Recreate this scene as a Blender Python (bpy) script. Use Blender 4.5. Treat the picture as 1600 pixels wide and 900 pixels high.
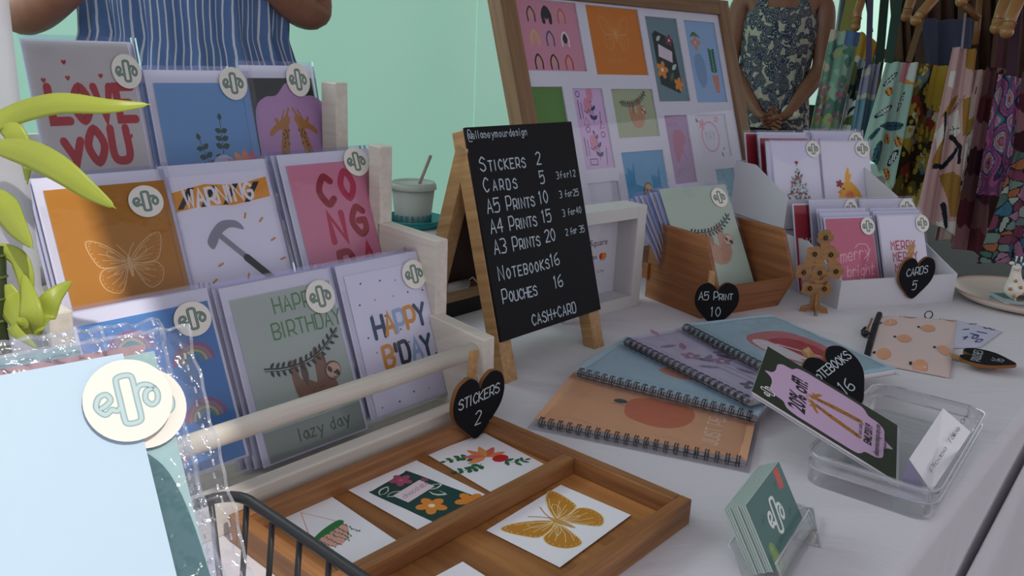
import bpy, bmesh, math, random
from mathutils import Vector, Matrix
random.seed(7)
for _o in list(bpy.data.objects): bpy.data.objects.remove(_o)
SC = bpy.context.scene
COL = SC.collection
# ------------------------------------------------------------------ camera
F, PITCH, ROLL, H = 1320.2, 0.2789, 0.0451, 0.37
fwd = Vector((0, math.cos(PITCH), -math.sin(PITCH)))
_rt = Vector((1, 0, 0)); _up = _rt.cross(fwd)
RT = _rt*math.cos(ROLL) + _up*math.sin(ROLL)
UP = -_rt*math.sin(ROLL) + _up*math.cos(ROLL)
CAMP = Vector((0, 0, H))
cd = bpy.data.cameras.new('camera'); cam = bpy.data.objects.new('camera', cd); COL.objects.link(cam)
cd.sensor_width = 36; cd.lens = F*36/1600; cd.clip_start = 0.02; cd.clip_end = 60
cam.matrix_world = Matrix(((RT.x, UP.x, -fwd.x, CAMP.x), (RT.y, UP.y, -fwd.y, CAMP.y), (RT.z, UP.z, -fwd.z, CAMP.z), (0, 0, 0, 1)))
SC.camera = cam
# ------------------------------------------------------------------ colour, world, lights
def lin(h):
    h = h.lstrip('#'); c = [int(h[i:i+2], 16)/255 for i in (0, 2, 4)]
    return tuple([x/12.92 if x <= .04045 else ((x+.055)/1.055)**2.4 for x in c] + [1])
SC.view_settings.view_transform = 'Standard'
try: SC.view_settings.look = 'None'
except Exception: pass
SC.view_settings.gamma = 1; SC.view_settings.use_curve_mapping = False
SC.view_settings.exposure = 0.28
SC.cycles.transparent_max_bounces = 40
SC.cycles.max_bounces = 6
W = bpy.data.worlds.new('world'); SC.world = W; W.use_nodes = True
WB = W.node_tree.nodes['Background']
WB.inputs[0].default_value = (0.96, 0.93, 1.0, 1); WB.inputs[1].default_value = 0.70
def light(name, kind, energy, color, loc, target, **kw):
    d = bpy.data.lights.new(name, kind); d.energy = energy; d.color = color
    for k, v in kw.items(): setattr(d, k, v)
    o = bpy.data.objects.new(name, d); COL.objects.link(o)
    o.location = loc; o.rotation_euler = (Vector(target)-Vector(loc)).to_track_quat('-Z', 'Y').to_euler()
    return o
A49 = math.radians(49)
EU = Vector((math.cos(A49), math.sin(A49), 0)); EV = Vector((-math.sin(A49), math.cos(A49), 0)); EZ = Vector((0, 0, 1))
def UV(u, v, z=0): return EU*u + EV*v + EZ*z          # stall coordinates: u along the table, v across it
# sun slips under the left edge of the added, unseen roof
SUN_DIR = (EV*0.62 + EU*0.07 - EZ*0.78).normalized()
light('sun', 'SUN', 2.05, (1, .95, .86), (0, 0, 3), Vector((0, 0, 3))+SUN_DIR, angle=math.radians(.7))
# area lamp added for soft shadows, from behind and to the left
light('added_soft_light', 'AREA', 16, (.86, .95, 1), UV(.1, 2.2, 1.15), UV(.9, .5, 0), shape='RECTANGLE', size=1.6, size_y=.8)
# ------------------------------------------------------------------ pixel -> surface helpers
def ray(u, v): return fwd + RT*((u-800)/F) - UP*((v-450)/F)
def onz(u, v, z=0.0):
    d = ray(u, v); return CAMP + d*((z-H)/d.z)
def atd(u, v, dep): return CAMP + ray(u, v)*dep
class Fr:
    """a leaning plane: X along angle, Y up the slope, Z towards the viewer"""
    def __init__(s, P0, ang, lean=0):
        a = math.radians(ang); l = math.radians(lean)
        s.X = Vector((math.cos(a), math.sin(a), 0)); nb = Vector((-math.sin(a), math.cos(a), 0))
        s.Y = nb*math.sin(l) + EZ*math.cos(l); s.Z = s.X.cross(s.Y); s.P = Vector(P0)
    def px(s, u, v):
        d = ray(u, v); X = CAMP + d*((s.P-CAMP).dot(s.Z)/d.dot(s.Z)); X = X - s.P
        return X.dot(s.X), X.dot(s.Y)
    def M(s, x=0, y=0, z=0, rot=0):
        P = s.P + s.X*x + s.Y*y + s.Z*z
        m = Matrix(((s.X.x, s.Y.x, s.Z.x, P.x), (s.X.y, s.Y.y, s.Z.y, P.y), (s.X.z, s.Y.z, s.Z.z, P.z), (0, 0, 0, 1)))
        return m @ Matrix.Rotation(math.radians(rot), 4, 'Z')
def flatM(P, ang, z=None):
    return Matrix.Translation(Vector(P)) @ Matrix.Rotation(math.radians(ang), 4, 'Z')
# ------------------------------------------------------------------ materials
MATS = {}
def newmat(name):
    m = bpy.data.materials.new(name); m.use_nodes = True; nt = m.node_tree
    return m, nt, nt.nodes['Principled BSDF']
def ink(hexc, rough=.55, spec=.35, metal=0, bump=0):
    k = (hexc, rough, spec, metal, bump)
    if k in MATS: return MATS[k]
    m, nt, b = newmat('paint_'+hexc.strip('#'))
    b.inputs['Base Color'].default_value = lin(hexc); b.inputs['Roughness'].default_value = rough
    b.inputs['Specular IOR Level'].default_value = spec; b.inputs['Metallic'].default_value = metal
    n = nt.nodes.new('ShaderNodeTexNoise'); n.inputs['Scale'].default_value = 90
    r = nt.nodes.new('ShaderNodeMapRange'); r.inputs[3].default_value = rough-.05; r.inputs[4].default_value = rough+.05
    nt.links.new(n.outputs[0], r.inputs[0]); nt.links.new(r.outputs[0], b.inputs['Roughness'])
    if bump:
        bp = nt.nodes.new('ShaderNodeBump'); bp.inputs['Strength'].default_value = bump; bp.inputs['Distance'].default_value = .001
        nt.links.new(n.outputs[0], bp.inputs['Height']); nt.links.new(bp.outputs[0], b.inputs['Normal'])
    MATS[k] = m; return m
def wood(name, c1, c2, axis=0, scale=1.0, rough=.5, c3=None, plain=0):
    k = ('wood', name, axis)
    if k in MATS: return MATS[k]
    m, nt, b = newmat(name)
    tc = nt.nodes.new('ShaderNodeTexCoord'); mp = nt.nodes.new('ShaderNodeMapping')
    s = [120*scale]*3; s[axis] = 5*scale; mp.inputs['Scale'].default_value = s
    nt.links.new(tc.outputs['Object'], mp.inputs[0])
    n = nt.nodes.new('ShaderNodeTexNoise'); n.inputs['Scale'].default_value = 1.3; n.inputs['Detail'].default_value = 7; n.inputs['Roughness'].default_value = .65
    nt.links.new(mp.outputs[0], n.inputs[0])
    cr = nt.nodes.new('ShaderNodeValToRGB'); cr.color_ramp.elements[0].position = .32; cr.color_ramp.elements[1].position = .68
    cr.color_ramp.elements[0].color = lin(c1); cr.color_ramp.elements[1].color = lin(c2)
    nt.links.new(n.outputs[0], cr.inputs[0])
    # broad laminated strips
    mp2 = nt.nodes.new('ShaderNodeMapping'); s2 = [26*scale]*3; s2[axis] = 3*scale; mp2.inputs['Scale'].default_value = s2
    nt.links.new(tc.outputs['Object'], mp2.inputs[0])
    v = nt.nodes.new('ShaderNodeTexVoronoi'); v.inputs['Scale'].default_value = 1; nt.links.new(mp2.outputs[0], v.inputs[0])
    mx = nt.nodes.new('ShaderNodeMix'); mx.data_type = 'RGBA'; mx.blend_type = 'MULTIPLY'
    sp = nt.nodes.new('ShaderNodeSeparateColor'); nt.links.new(v.outputs['Color'], sp.inputs[0])
    mr = nt.nodes.new('ShaderNodeMapRange'); mr.inputs[3].default_value = .80+.13*plain; mr.inputs[4].default_value = 1.06-.04*plain
    nt.links.new(sp.outputs[0], mr.inputs[0]); cc = nt.nodes.new('ShaderNodeCombineColor')
    for i in range(3): nt.links.new(mr.outputs[0], cc.inputs[i])
    mx.inputs[0].default_value = 1; nt.links.new(cr.outputs[0], mx.inputs[6]); nt.links.new(cc.outputs[0], mx.inputs[7])
    nt.links.new(mx.outputs[2], b.inputs['Base Color'])
    bp = nt.nodes.new('ShaderNodeBump'); bp.inputs['Strength'].default_value = .15; bp.inputs['Distance'].default_value = .0006
    nt.links.new(n.outputs[0], bp.inputs['Height']); nt.links.new(bp.outputs[0], b.inputs['Normal'])
    b.inputs['Roughness'].default_value = rough
    MATS[k] = m; return m
def plastic(name, tint='#f6f8ff', rough=.06, refl=1.0, bump=.25, scale=30, milky=0.0):
    k = ('pl', name)
    if k in MATS: return MATS[k]
    m, nt, b = newmat(name); nt.nodes.remove(b)
    out = nt.nodes['Material Output']
    t = nt.nodes.new('ShaderNodeBsdfTransparent'); t.inputs[0].default_value = lin(tint)
    g = nt.nodes.new('ShaderNodeBsdfGlossy'); g.inputs['Roughness'].default_value = rough; g.inputs[0].default_value = (1, 1, 1, 1)
    fr = nt.nodes.new('ShaderNodeFresnel'); fr.inputs[0].default_value = 1.35
    n = nt.nodes.new('ShaderNodeTexNoise'); n.inputs['Scale'].default_value = scale; n.inputs['Detail'].default_value = 3
    tc = nt.nodes.new('ShaderNodeTexCoord'); nt.links.new(tc.outputs['Object'], n.inputs[0])
    bp = nt.nodes.new('ShaderNodeBump'); bp.inputs['Strength'].default_value = bump; bp.inputs['Distance'].default_value = .004
    nt.links.new(n.outputs[0], bp.inputs['Height'])
    nt.links.new(bp.outputs[0], g.inputs['Normal']); nt.links.new(bp.outputs[0], fr.inputs['Normal'])
    mu = nt.nodes.new('ShaderNodeMath'); mu.operation = 'MULTIPLY'; mu.inputs[1].default_value = refl; mu.use_clamp = True
    nt.links.new(fr.outputs[0], mu.inputs[0])
    mix = nt.nodes.new('ShaderNodeMixShader'); nt.links.new(mu.outputs[0], mix.inputs[0]); nt.links.new(t.outputs[0], mix.inputs[1]); nt.links.new(g.outputs[0], mix.inputs[2])
    last = mix
    if milky:
        d = nt.nodes.new('ShaderNodeBsdfDiffuse'); d.inputs[0].default_value = (.8, .8, .85, 1)
        m2 = nt.nodes.new('ShaderNodeMixShader'); m2.inputs[0].default_value = milky
        nt.links.new(mix.outputs[0], m2.inputs[1]); nt.links.new(d.outputs[0], m2.inputs[2]); last = m2
    nt.links.new(last.outputs[0], out.inputs[0])
    MATS[k] = m; return m
def cloth(name, c, bump=.3, scale=260, rough=.9, big=0.0, c2=None):
    k = ('cl', name)
    if k in MATS: return MATS[k]
    m, nt, b = newmat(name)
    b.inputs['Base Color'].default_value = lin(c); b.inputs['Roughness'].default_value = rough; b.inputs['Specular IOR Level'].default_value = .15
    b.inputs['Sheen Weight'].default_value = .15
    tc = nt.nodes.new('ShaderNodeTexCoord')
    n = nt.nodes.new('ShaderNodeTexNoise'); n.inputs['Scale'].default_value = scale; nt.links.new(tc.outputs['Object'], n.inputs[0])
    bp = nt.nodes.new('ShaderNodeBump'); bp.inputs['Strength'].default_value = bump; bp.inputs['Distance'].default_value = .0006
    nt.links.new(n.outputs[0], bp.inputs['Height'])
    if big:
        mp = nt.nodes.new('ShaderNodeMapping'); mp.inputs['Rotation'].default_value = (0, 0, .5); mp.inputs['Scale'].default_value = (3.0, 9, 4)
        nt.links.new(tc.outputs['Object'], mp.inputs[0])
        n2 = nt.nodes.new('ShaderNodeTexNoise'); n2.inputs['Scale'].default_value = 1.2; n2.inputs['Detail'].default_value = 5; n2.inputs['Distortion'].default_value = 1.0
        nt.links.new(mp.outputs[0], n2.inputs[0])
        b2 = nt.nodes.new('ShaderNodeBump'); b2.inputs['Strength'].default_value = big; b2.inputs['Distance'].default_value = .02
        nt.links.new(n2.outputs[0], b2.inputs['Height']); nt.links.new(bp.outputs[0], b2.inputs['Normal']); bp = b2
    nt.links.new(bp.outputs[0], b.inputs['Normal'])
    if c2:
        v = nt.nodes.new('ShaderNodeTexNoise'); v.inputs['Scale'].default_value = 8
        nt.links.new(tc.outputs['Object'], v.inputs[0]); cr = nt.nodes.new('ShaderNodeValToRGB')
        cr.color_ramp.elements[0].color = lin(c); cr.color_ramp.elements[1].color = lin(c2)
        nt.links.new(v.outputs[0], cr.inputs[0]); nt.links.new(cr.outputs[0], b.inputs['Base Color'])
    MATS[k] = m; return m
WHITEP = ink('#efeff4', .7, .25)
SLEEVE = plastic('clear_sleeve_film', '#fafaff', .07, .9, .25, 22, .012)
CRINKLE = plastic('crinkled_film', '#f2f5fb', .12, 1.6, 1.0, 60, .05)
SEAL = plastic('film_seam', '#e6eaf0', .2, 2.5, .8, 120, .22)
CLEAR = plastic('clear_acrylic', '#ffffff', .03, .5, .02, 5, .02)
RIM = plastic('acrylic_rim', '#e3e6ea', .05, 3, 0, 5, .22)
GLASS = plastic('picture_glass', '#fbfbfd', .02, .07, 0, 5)
BAMBOO = wood('bamboo', '#805030', '#a97744', 0)
BAMBOOY = wood('bamboo_y', '#805030', '#a97744', 1)
BAMBOOB = wood('bamboo_box', '#7c4c2b', '#a4693b', 1)
PINE = wood('pine', '#a3794c', '#c79e6c', 2, .8)
PINEX = wood('pine_x', '#a3794c', '#c79e6c', 0, .8)
OAK = wood('oak_frame', '#6d5036', '#8f6c49', 1, .7)
OAKX = wood('oak_frame_x', '#6d5036', '#8f6c49', 0, .7)
RACKW = wood('whitewashed_wood', '#c9c1b5', '#dad3c8', 0, .8, .6, plain=1)
RACKZ = wood('whitewashed_wood_z', '#c9c1b5', '#dad3c8', 2, .8, .6, plain=1)
RACKY = wood('whitewashed_wood_y', '#c9c1b5', '#dad3c8', 1, .8, .6, plain=1)
MDF = ink('#7d5230', .7, .2)
CREAM = ink('#e6e2da', .6, .3)
LOGOG = ink('#7f958c', .6, .3)
LOGOD = ink('#50655e', .6, .3)
# ------------------------------------------------------------------ mesh builder
def sm(pts, n=6, closed=False):
    P = [Vector((p[0], p[1], 0)) for p in pts]; out = []; N = len(P)
    rng = N if closed else N-1
    for i in range(rng):
        p1 = P[i]; p2 = P[(i+1) % N]
        p0 = P[i-1] if (closed or i > 0) else p1*2-p2
        p3 = P[(i+2) % N] if (closed or i+2 < N) else p2*2-p1
        for k in range(n):
            t = k/n
            q = .5*((2*p1)+(p2-p0)*t+(2*p0-5*p1+4*p2-p3)*t*t+(3*p1-p0-3*p2+p3)*t**3)
            out.append((q.x, q.y))
    if not closed: out.append((P[-1].x, P[-1].y))
    return out
class MB:
    def __init__(s, scale=1.0, fmap=None):
        s.v = []; s.f = []; s.mi = []; s.mats = []; s.sc = scale; s.T = Matrix.Identity(4); s.fmap = fmap; s.k = 0; s.sm = []; s.uvs = None
        s.mv = (0, 0, 1, 0)   # 2-D offset x,y, scale, rotation for artwork
    def mat(s, m):
        if isinstance(m, str): m = ink(m)
        if m not in s.mats: s.mats.append(m)
        return s.mats.index(m)
    def add(s, vs, fs, m, smooth=False):
        b = len(s.v); mi = s.mat(m)
        for p in vs:
            p = Vector(p)*s.sc
            p = Vector(s.fmap(p)) if s.fmap else s.T @ p
            s.v.append(p)
        for f in fs: s.f.append([b+i for i in f]); s.mi.append(mi); s.sm.append(smooth)
    def box(s, x0, y0, z0, x1, y1, z1, m):
        vs = [(x0,y0,z0),(x1,y0,z0),(x1,y1,z0),(x0,y1,z0),(x0,y0,z1),(x1,y0,z1),(x1,y1,z1),(x0,y1,z1)]
        s.add(vs, [(0,3,2,1),(4,5,6,7),(0,1,5,4),(1,2,6,5),(2,3,7,6),(3,0,4,7)], m); return s
    def prism(s, poly, z0, z1, m, ax='z'):
        n = len(poly)
        def c(x, y, z): return (x, y, z) if ax == 'z' else ((z, x, y) if ax == 'x' else (x, z, y))
        vs = [c(x, y, z0) for x, y in poly]+[c(x, y, z1) for x, y in poly]
        s.add(vs, [tuple(range(n))[::-1], tuple(range(n, 2*n))]+[(i, (i+1) % n, n+(i+1) % n, n+i) for i in range(n)], m); return s
    def tube(s, pts, r, m, seg=8, closed=False, taper=None, caps=True):
        P = [Vector(p) for p in pts]; n = len(P); vs = []; fs = []
        ref = None
        for i in range(n):
            a = P[i-1] if (i > 0 or closed) else P[i]; b = P[(i+1) % n] if (i < n-1 or closed) else P[i]
            d = (b-a).normalized()
            if ref is None: ref = d.orthogonal().normalized()
            ref = (ref - d*ref.dot(d));
            ref = ref.normalized() if ref.length > 1e-6 else d.orthogonal().normalized()
            bi = d.cross(ref); rr = r*(taper[i] if taper else 1)
            for k in range(seg):
                a_ = 2*math.pi*k/seg; vs.append(P[i]+ref*math.cos(a_)*rr+bi*math.sin(a_)*rr)
        for i in range(n if closed else n-1):
            j = (i+1) % n
            for k in range(seg): fs.append((i*seg+k, i*seg+(k+1) % seg, j*seg+(k+1) % seg, j*seg+k))
        if not closed and caps: fs += [tuple(range(seg))[::-1], tuple(range((n-1)*seg, n*seg))]
        s.add(vs, fs, m, True); return s
    def lathe(s, prof, m, seg=32, c=(0, 0, 0), sx=1, sy=1):
        vs = []; fs = []; n = len(prof)
        for r, z in prof:
            for k in range(seg):
                a = 2*math.pi*k/seg; vs.append((c[0]+r*math.cos(a)*sx, c[1]+r*math.sin(a)*sy, c[2]+z))
        for i in range(n-1):
            for k in range(seg): fs.append((i*seg+k, i*seg+(k+1) % seg, (i+1)*seg+(k+1) % seg, (i+1)*seg+k))
        fs += [tuple(range(seg))[::-1], tuple(range((n-1)*seg, n*seg))]
        s.add(vs, fs, m, True); return s
    def ball(s, c, r, m, seg=14, rings=8):
        rx, ry, rz = r if isinstance(r, tuple) else (r, r, r); vs = []; fs = []
        for i in range(rings+1):
            t = math.pi*i/rings
            for k in range(seg):
                a = 2*math.pi*k/seg; vs.append((c[0]+rx*math.sin(t)*math.cos(a), c[1]+ry*math.sin(t)*math.sin(a), c[2]+rz*math.cos(t)))
        for i in range(rings):
            for k in range(seg): fs.append((i*seg+k, (i+1)*seg+k, (i+1)*seg+(k+1) % seg, i*seg+(k+1) % seg))
        s.add(vs, fs, m, True); return s
    def grid(s, fn, nu, nv, m, smooth=True, pick=None, uv=False):
        b = len(s.v)
        for j in range(nv+1):
            for i in range(nu+1):
                p = Vector(fn(i/nu, j/nv))*s.sc; s.v.append(Vector(s.fmap(p)) if s.fmap else s.T @ p)
        for j in range(nv):
            for i in range(nu):
                a = b+j*(nu+1)+i; s.f.append([a, a+1, a+nu+2, a+nu+1])
                s.mi.append(s.mat(pick((i+.5)/nu, (j+.5)/nv) if pick else m)); s.sm.append(smooth)
        return s
    # ---- flat artwork on the local XY plane (millimetres when scale=.001)
    def _z(s): s.k += 1; return s.z0 + s.k*.003*(1000*s.sc if s.sc < 1 else .001)
    z0 = 0.0; dz = 0.012; zmax = 1.2
    def _t(s, p):
        x, y, c, r = s.mv; ca, sa = math.cos(r), math.sin(r)
        return (x+c*(p[0]*ca-p[1]*sa), y+c*(p[0]*sa+p[1]*ca))
    def poly(s, pts, m, z=None):
        z = s._z() if z is None else z
        q = [s._t(p) for p in pts]
        a = sum(q[i][0]*q[(i+1) % len(q)][1]-q[(i+1) % len(q)][0]*q[i][1] for i in range(len(q)))
        if a < 0: q = q[::-1]
        s.add([(x, y, z) for x, y in q], [tuple(range(len(q)))], m); return s
    def blob(s, pts, m, n=5): return s.poly(sm(pts, n, True), m)
    def ell(s, cx, cy, rx, ry, m, rot=0, n=24):
        ca, sa = math.cos(rot), math.sin(rot)
        return s.poly([(cx+rx*math.cos(t)*ca-ry*math.sin(t)*sa, cy+rx*math.cos(t)*sa+ry*math.sin(t)*ca) for t in [2*math.pi*i/n for i in range(n)]], m)
    def rect(s, x0, y0, x1, y1, m): return s.poly([(x0,y0),(x1,y0),(x1,y1),(x0,y1)], m)
    def line(s, pts, w, m, closed=False, caps=4):
        z = s._z(); P = [Vector((p[0], p[1])) for p in pts]; Q = [P[0]]
        for p in P[1:]:
            if (p-Q[-1]).length > 1e-4: Q.append(p)
        if closed and len(Q) > 2 and (Q[0]-Q[-1]).length < 1e-4: Q.pop()
        P = Q; n = len(P)
        if n < 2: return s.ell(P[0].x, P[0].y, w/2, w/2, m, n=8)
        L = []; R = []
        for i in range(n):
            a = P[i-1] if (i > 0 or closed) else None; b = P[(i+1) % n] if (i < n-1 or closed) else None
            d1 = (P[i]-a).normalized() if a is not None else (b-P[i]).normalized()
            d2 = (b-P[i]).normalized() if b is not None else d1
            t = d1+d2
            t = t.normalized() if t.length > .3 else d1
            nn = Vector((-t.y, t.x)); k = 1/max(.55, nn.dot(Vector((-d1.y, d1.x))))
            L.append(P[i]+nn*w/2*k); R.append(P[i]-nn*w/2*k)
        vs = [(*s._t(p), z) for p in L]+[(*s._t(p), z) for p in R]
        fs = [(n+i, n+(i+1) % n, (i+1) % n, i) for i in range(n if closed else n-1)]
        if not closed and caps:
            for e, sg in ((0, -1), (n-1, 1)):
                d = (P[1]-P[0] if e == 0 else P[-1]-P[-2]).normalized()*sg; nn = Vector((-d.y, d.x)); b0 = len(vs)
                for k in range(1, caps+1):
                    t = math.pi*(k/(caps+1)-.5)
                    q = P[e]+d*math.cos(t)*w/2+nn*math.sin(t)*w/2; vs.append((*s._t(q), z))
                arc = list(range(b0, b0+caps))
                fs.append(tuple(([n]+arc[::-1]*0+[0])) if False else tuple([R_ for R_ in ([0]+arc[::1]+[n] if sg < 0 else [n-1+n]+arc+[n-1])]))
        s.add(vs, fs, m); return s
    def build(s, name, parent=None, M=None, bevel=0, solid=0, local=True):
        me = bpy.data.meshes.new(name); me.from_pydata([tuple(p) for p in s.v], [], s.f)
        for m in s.mats: me.materials.append(m)
        me.polygons.foreach_set('material_index', s.mi); me.polygons.foreach_set('use_smooth', s.sm); me.update()
        o = bpy.data.objects.new(name, me); COL.objects.link(o)
        if parent is not None: o.parent = parent
        if M is not None: o.matrix_local = M
        if bevel:
            b = o.modifiers.new('bevel', 'BEVEL'); b.width = bevel; b.segments = 2; b.limit_method = 'ANGLE'; b.angle_limit = .7
        if solid:
            b = o.modifiers.new('solid', 'SOLIDIFY'); b.thickness = solid; b.offset = 0
        return o
def thing(name, label, cat, M=None, group=None):
    o = bpy.data.objects.new(name, None); COL.objects.link(o); o.empty_display_size = .02
    if M is not None: o.matrix_world = M if isinstance(M, Matrix) else Matrix.Translation(Vector(M))
    return tag(o, label, cat, group)
def tag(o, label, cat, group=None):
    o['label'] = label; o['category'] = cat
    if group: o['group'] = group
    return o
def struct(o): o['kind'] = 'structure'; return o
# ------------------------------------------------------------------ hand lettering (grid x 0-4, baseline 2, cap 8)
GL = {
'A':"02 28 42;14 34",'B':"02 08;~08 38 46 25 05;~25 44 32 02",'C':"~47 28 05 22 43",'D':"02 08;~08 38 45 32 02",'E':"48 08 02 42;05 35",
'F':"48 08 02;05 35",'G':"~47 28 05 22 43 45;45 25",'H':"02 08;42 48;05 45",'I':"12 18",'J':"~38 33 22 03",'K':"02 08;48 05 42",'L':"08 02 42",
'M':"02 08 25 48 42",'N':"02 08 42 48",'O':"@28 05 22 45",'P':"02 08;~08 38 46 34 04",'Q':"@28 05 22 45;34 42",'R':"02 08;~08 38 46 34 04;24 42",
'S':"~47 28 06 35 43 22 03",'T':"08 48;28 22",'U':"~08 03 22 43 48",'V':"08 22 48",'W':"08 12 26 32 48",'X':"02 48;08 42",'Y':"08 25 48;25 22",'Z':"08 48 02 42",
'0':"@28 05 22 45",'1':"~07 18;18 12",'2':"~07 28 47 35 02;02 42",'3':"~08 38 46 25;~25 44 32 02",'4':"38 04 44;38 32",'5':"48 08 05;~05 36 44 32 02",
'6':"~38 06 03 22 43 35 04",'7':"08 48 12",'8':"@28 06 24 33 22 13 24 46",'9':"~45 15 17 38 47 42",
'a':"@26 04 22 34;36 42",'b':"08 02;@26 34 22 04",'c':"~35 26 04 22 33",'d':"@26 04 22 34;38 32",'e':"~04 34 26 05 03 22 33",'f':"~38 28 16 12;05 35",
'g':"@26 04 22 34;~36 31 10 01",'h':"08 02;~04 26 35 32",'i':"16 12;18 17",'j':"16 11 00;18 17",'k':"08 02;36 04 32",'l':"18 12",'m':"06 02;~05 16 25 22;~25 36 45 42",
'n':"06 02;~04 26 35 32",'o':"@26 04 22 34",'p':"06 00;@26 34 22 04",'q':"@26 04 22 34;36 30",'r':"06 02;~04 16 35",'s':"~35 16 05 34 22 03",'t':"18 12 32;06 36",
'u':"~06 03 22 34 36;36 32",'v':"06 22 46",'w':"06 12 25 32 46",'x':"06 32;02 36",'y':"06 23;46 10",'z':"06 36 02 32",
'@':"~36 26 15 23 33 36 34 42 54 57 39 19 06 03 10 30 50",'+':"05 45;27 23",'!':"18 14;13 12","'":"18 16",',':"12 01",'.':"12 13",'-':"05 35",'&':"~42 06 18 27 13 02 22 44",'/':"02 48",'|':"10 18"}
NARROW = {'I':1.6,'l':1.6,'i':1.6,'!':1.6,"'":1.4,'1':2.0,'.':1.4,',':1.4,'j':1.6,'t':3.2,'f':3.2,'r':3.2,' ':2.6,'m':4.6,'w':4.6,'|':1.6}
def twidth(txt, h, sp=1.5):
    return sum((NARROW.get(c, 3.6 if c.islower() else 4)+sp) for c in txt)*h/6*.82 - sp*h/6*.82
def letters(mb, txt, x, y, h, w, m, sp=1.5, slant=0, rot=0, small=False, center=False, jitter=0):
    """h = cap height; lowercase drawn as small capitals when small=True"""
    if center: x -= twidth(txt, h, sp)/2*math.cos(rot); y -= twidth(txt, h, sp)/2*math.sin(rot)
    ca, sa = math.cos(rot), math.sin(rot); cx = 0
    for ch in txt:
        c = ch; k = h/6
        if small and ch.islower(): c = ch.upper(); k = h/6*.74
        wd = NARROW.get(c, 3.6 if c.islower() else 4)
        jy = random.uniform(-1, 1)*jitter*h
        if c in GL:
            for st in GL[c].split(';'):
                mode = st[0] if st[0] in '~@' else ''; pts = [(int(p[0]), int(p[1])) for p in st.lstrip('~@').split()] if not (c == '@' and False) else []
                off = -1 if c in 'Il!\'1.,ij|' and c in NARROW else 0
                pts = [((px+off*.6)*.82*k + slant*(py-2)*k, (py-2)*k+jy) for px, py in pts]
                if mode == '~' and len(pts) > 2: pts = sm(pts, 5)
                if mode == '@': pts = sm(pts, 6, True)
                pts = [(x+(cx+px)*ca-py*sa, y+(cx+px)*sa+py*ca) for px, py in pts]
                mb.line(pts, w, m, closed=(mode == '@'))
        cx += (wd+sp)*k*.82
_font_cache = {}
def printed(mb, txt, x, y, size, m, rot=0, bold=0.0, squeeze=1.0, center=False):
    key = (txt, bold)
    if key not in _font_cache:
        cu = bpy.data.curves.new('lettering', 'FONT'); cu.body = txt; cu.size = 1; cu.offset = bold; cu.resolution_u = 3
        o = bpy.data.objects.new('lettering', cu); COL.objects.link(o)
        dg = bpy.context.evaluated_depsgraph_get(); me = o.evaluated_get(dg).to_mesh()
        _font_cache[key] = ([(v.co.x, v.co.y) for v in me.vertices], [tuple(p.vertices) for p in me.polygons])
        o.evaluated_get(dg).to_mesh_clear(); bpy.data.objects.remove(o); bpy.data.curves.remove(cu)
    vs, fs = _font_cache[key]; ca, sa = math.cos(rot), math.sin(rot); z = mb._z()
    if center and vs: x -= max(v[0] for v in vs)*size*squeeze/2*ca; y -= max(v[0] for v in vs)*size*squeeze/2*sa
    out = []
    for vx, vy in vs:
        px, py = vx*size*squeeze, vy*size; out.append((*mb._t((x+px*ca-py*sa, y+px*sa+py*ca)), z))
    mb.add(out, fs, m)
# ------------------------------------------------------------------ artwork pieces (all flat, millimetres)
def logo(mb, cx, cy, s, m1=None, m2=None, w=1.0, rot=0):
    """the looping hand-drawn 'ella' mark"""
    old = mb.mv; a = mb._t((cx, cy)); mb.mv = (a[0], a[1], s*old[2], rot+old[3])
    st = [sm([(-.28, -.10), (-.40, -.16), (-.50, -.02), (-.44, .13), (-.32, .16), (-.27, .06), (-.36, -.02), (-.44, -.05)], 6),
          sm([(-.28, -.10), (-.21, -.14), (-.15, -.10)], 5),
          sm([(.13, .10), (.22, .20), (.36, .18), (.46, .05), (.44, -.10), (.34, -.16), (.26, -.06), (.30, .08), (.42, .12)], 6)]
    box = sm([(-.13, -.30), (-.13, 0), (-.13, .32), (-.10, .40), (0, .42), (.10, .40), (.13, .32), (.13, 0), (.13, -.30), (.10, -.38), (0, -.40), (-.10, -.38)], 4, True)
    if m2:
        for p in st: mb.line(p, .105*w, m2)
        mb.line(box, .105*w, m2, closed=True)
    for p in st: mb.line(p, .055*w, m1 or LOGOG)
    mb.line(box, .055*w, m1 or LOGOG, closed=True)
    mb.mv = old
def round_sticker(parent, x, y, z, d=32, M=None, name='round_sticker', rot=0, c1=None, c2=None):
    mb = MB(.001); mb.T = Matrix.Translation((x*.001, y*.001, z*.001))
    mb.prism([(d/2*math.cos(2*math.pi*i/40), d/2*math.sin(2*math.pi*i/40)) for i in range(40)], 0, .35, CREAM)
    mb.z0 = .36; logo(mb, 0, 0, d*.72, c1 or LOGOG, c2 or LOGOD, rot=rot)
    return mb.build(name, parent)
def leaf(mb, x, y, L, w, a, m):
    ca, sa = math.cos(a), math.sin(a)
    mb.poly([(x+(px*ca-py*sa), y+(px*sa+py*ca)) for px, py in [(0,0),(L*.25,w*.42),(L*.55,w*.5),(L*.85,w*.25),(L,0),(L*.85,-w*.25),(L*.55,-w*.5),(L*.25,-w*.42)]], m)
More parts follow.
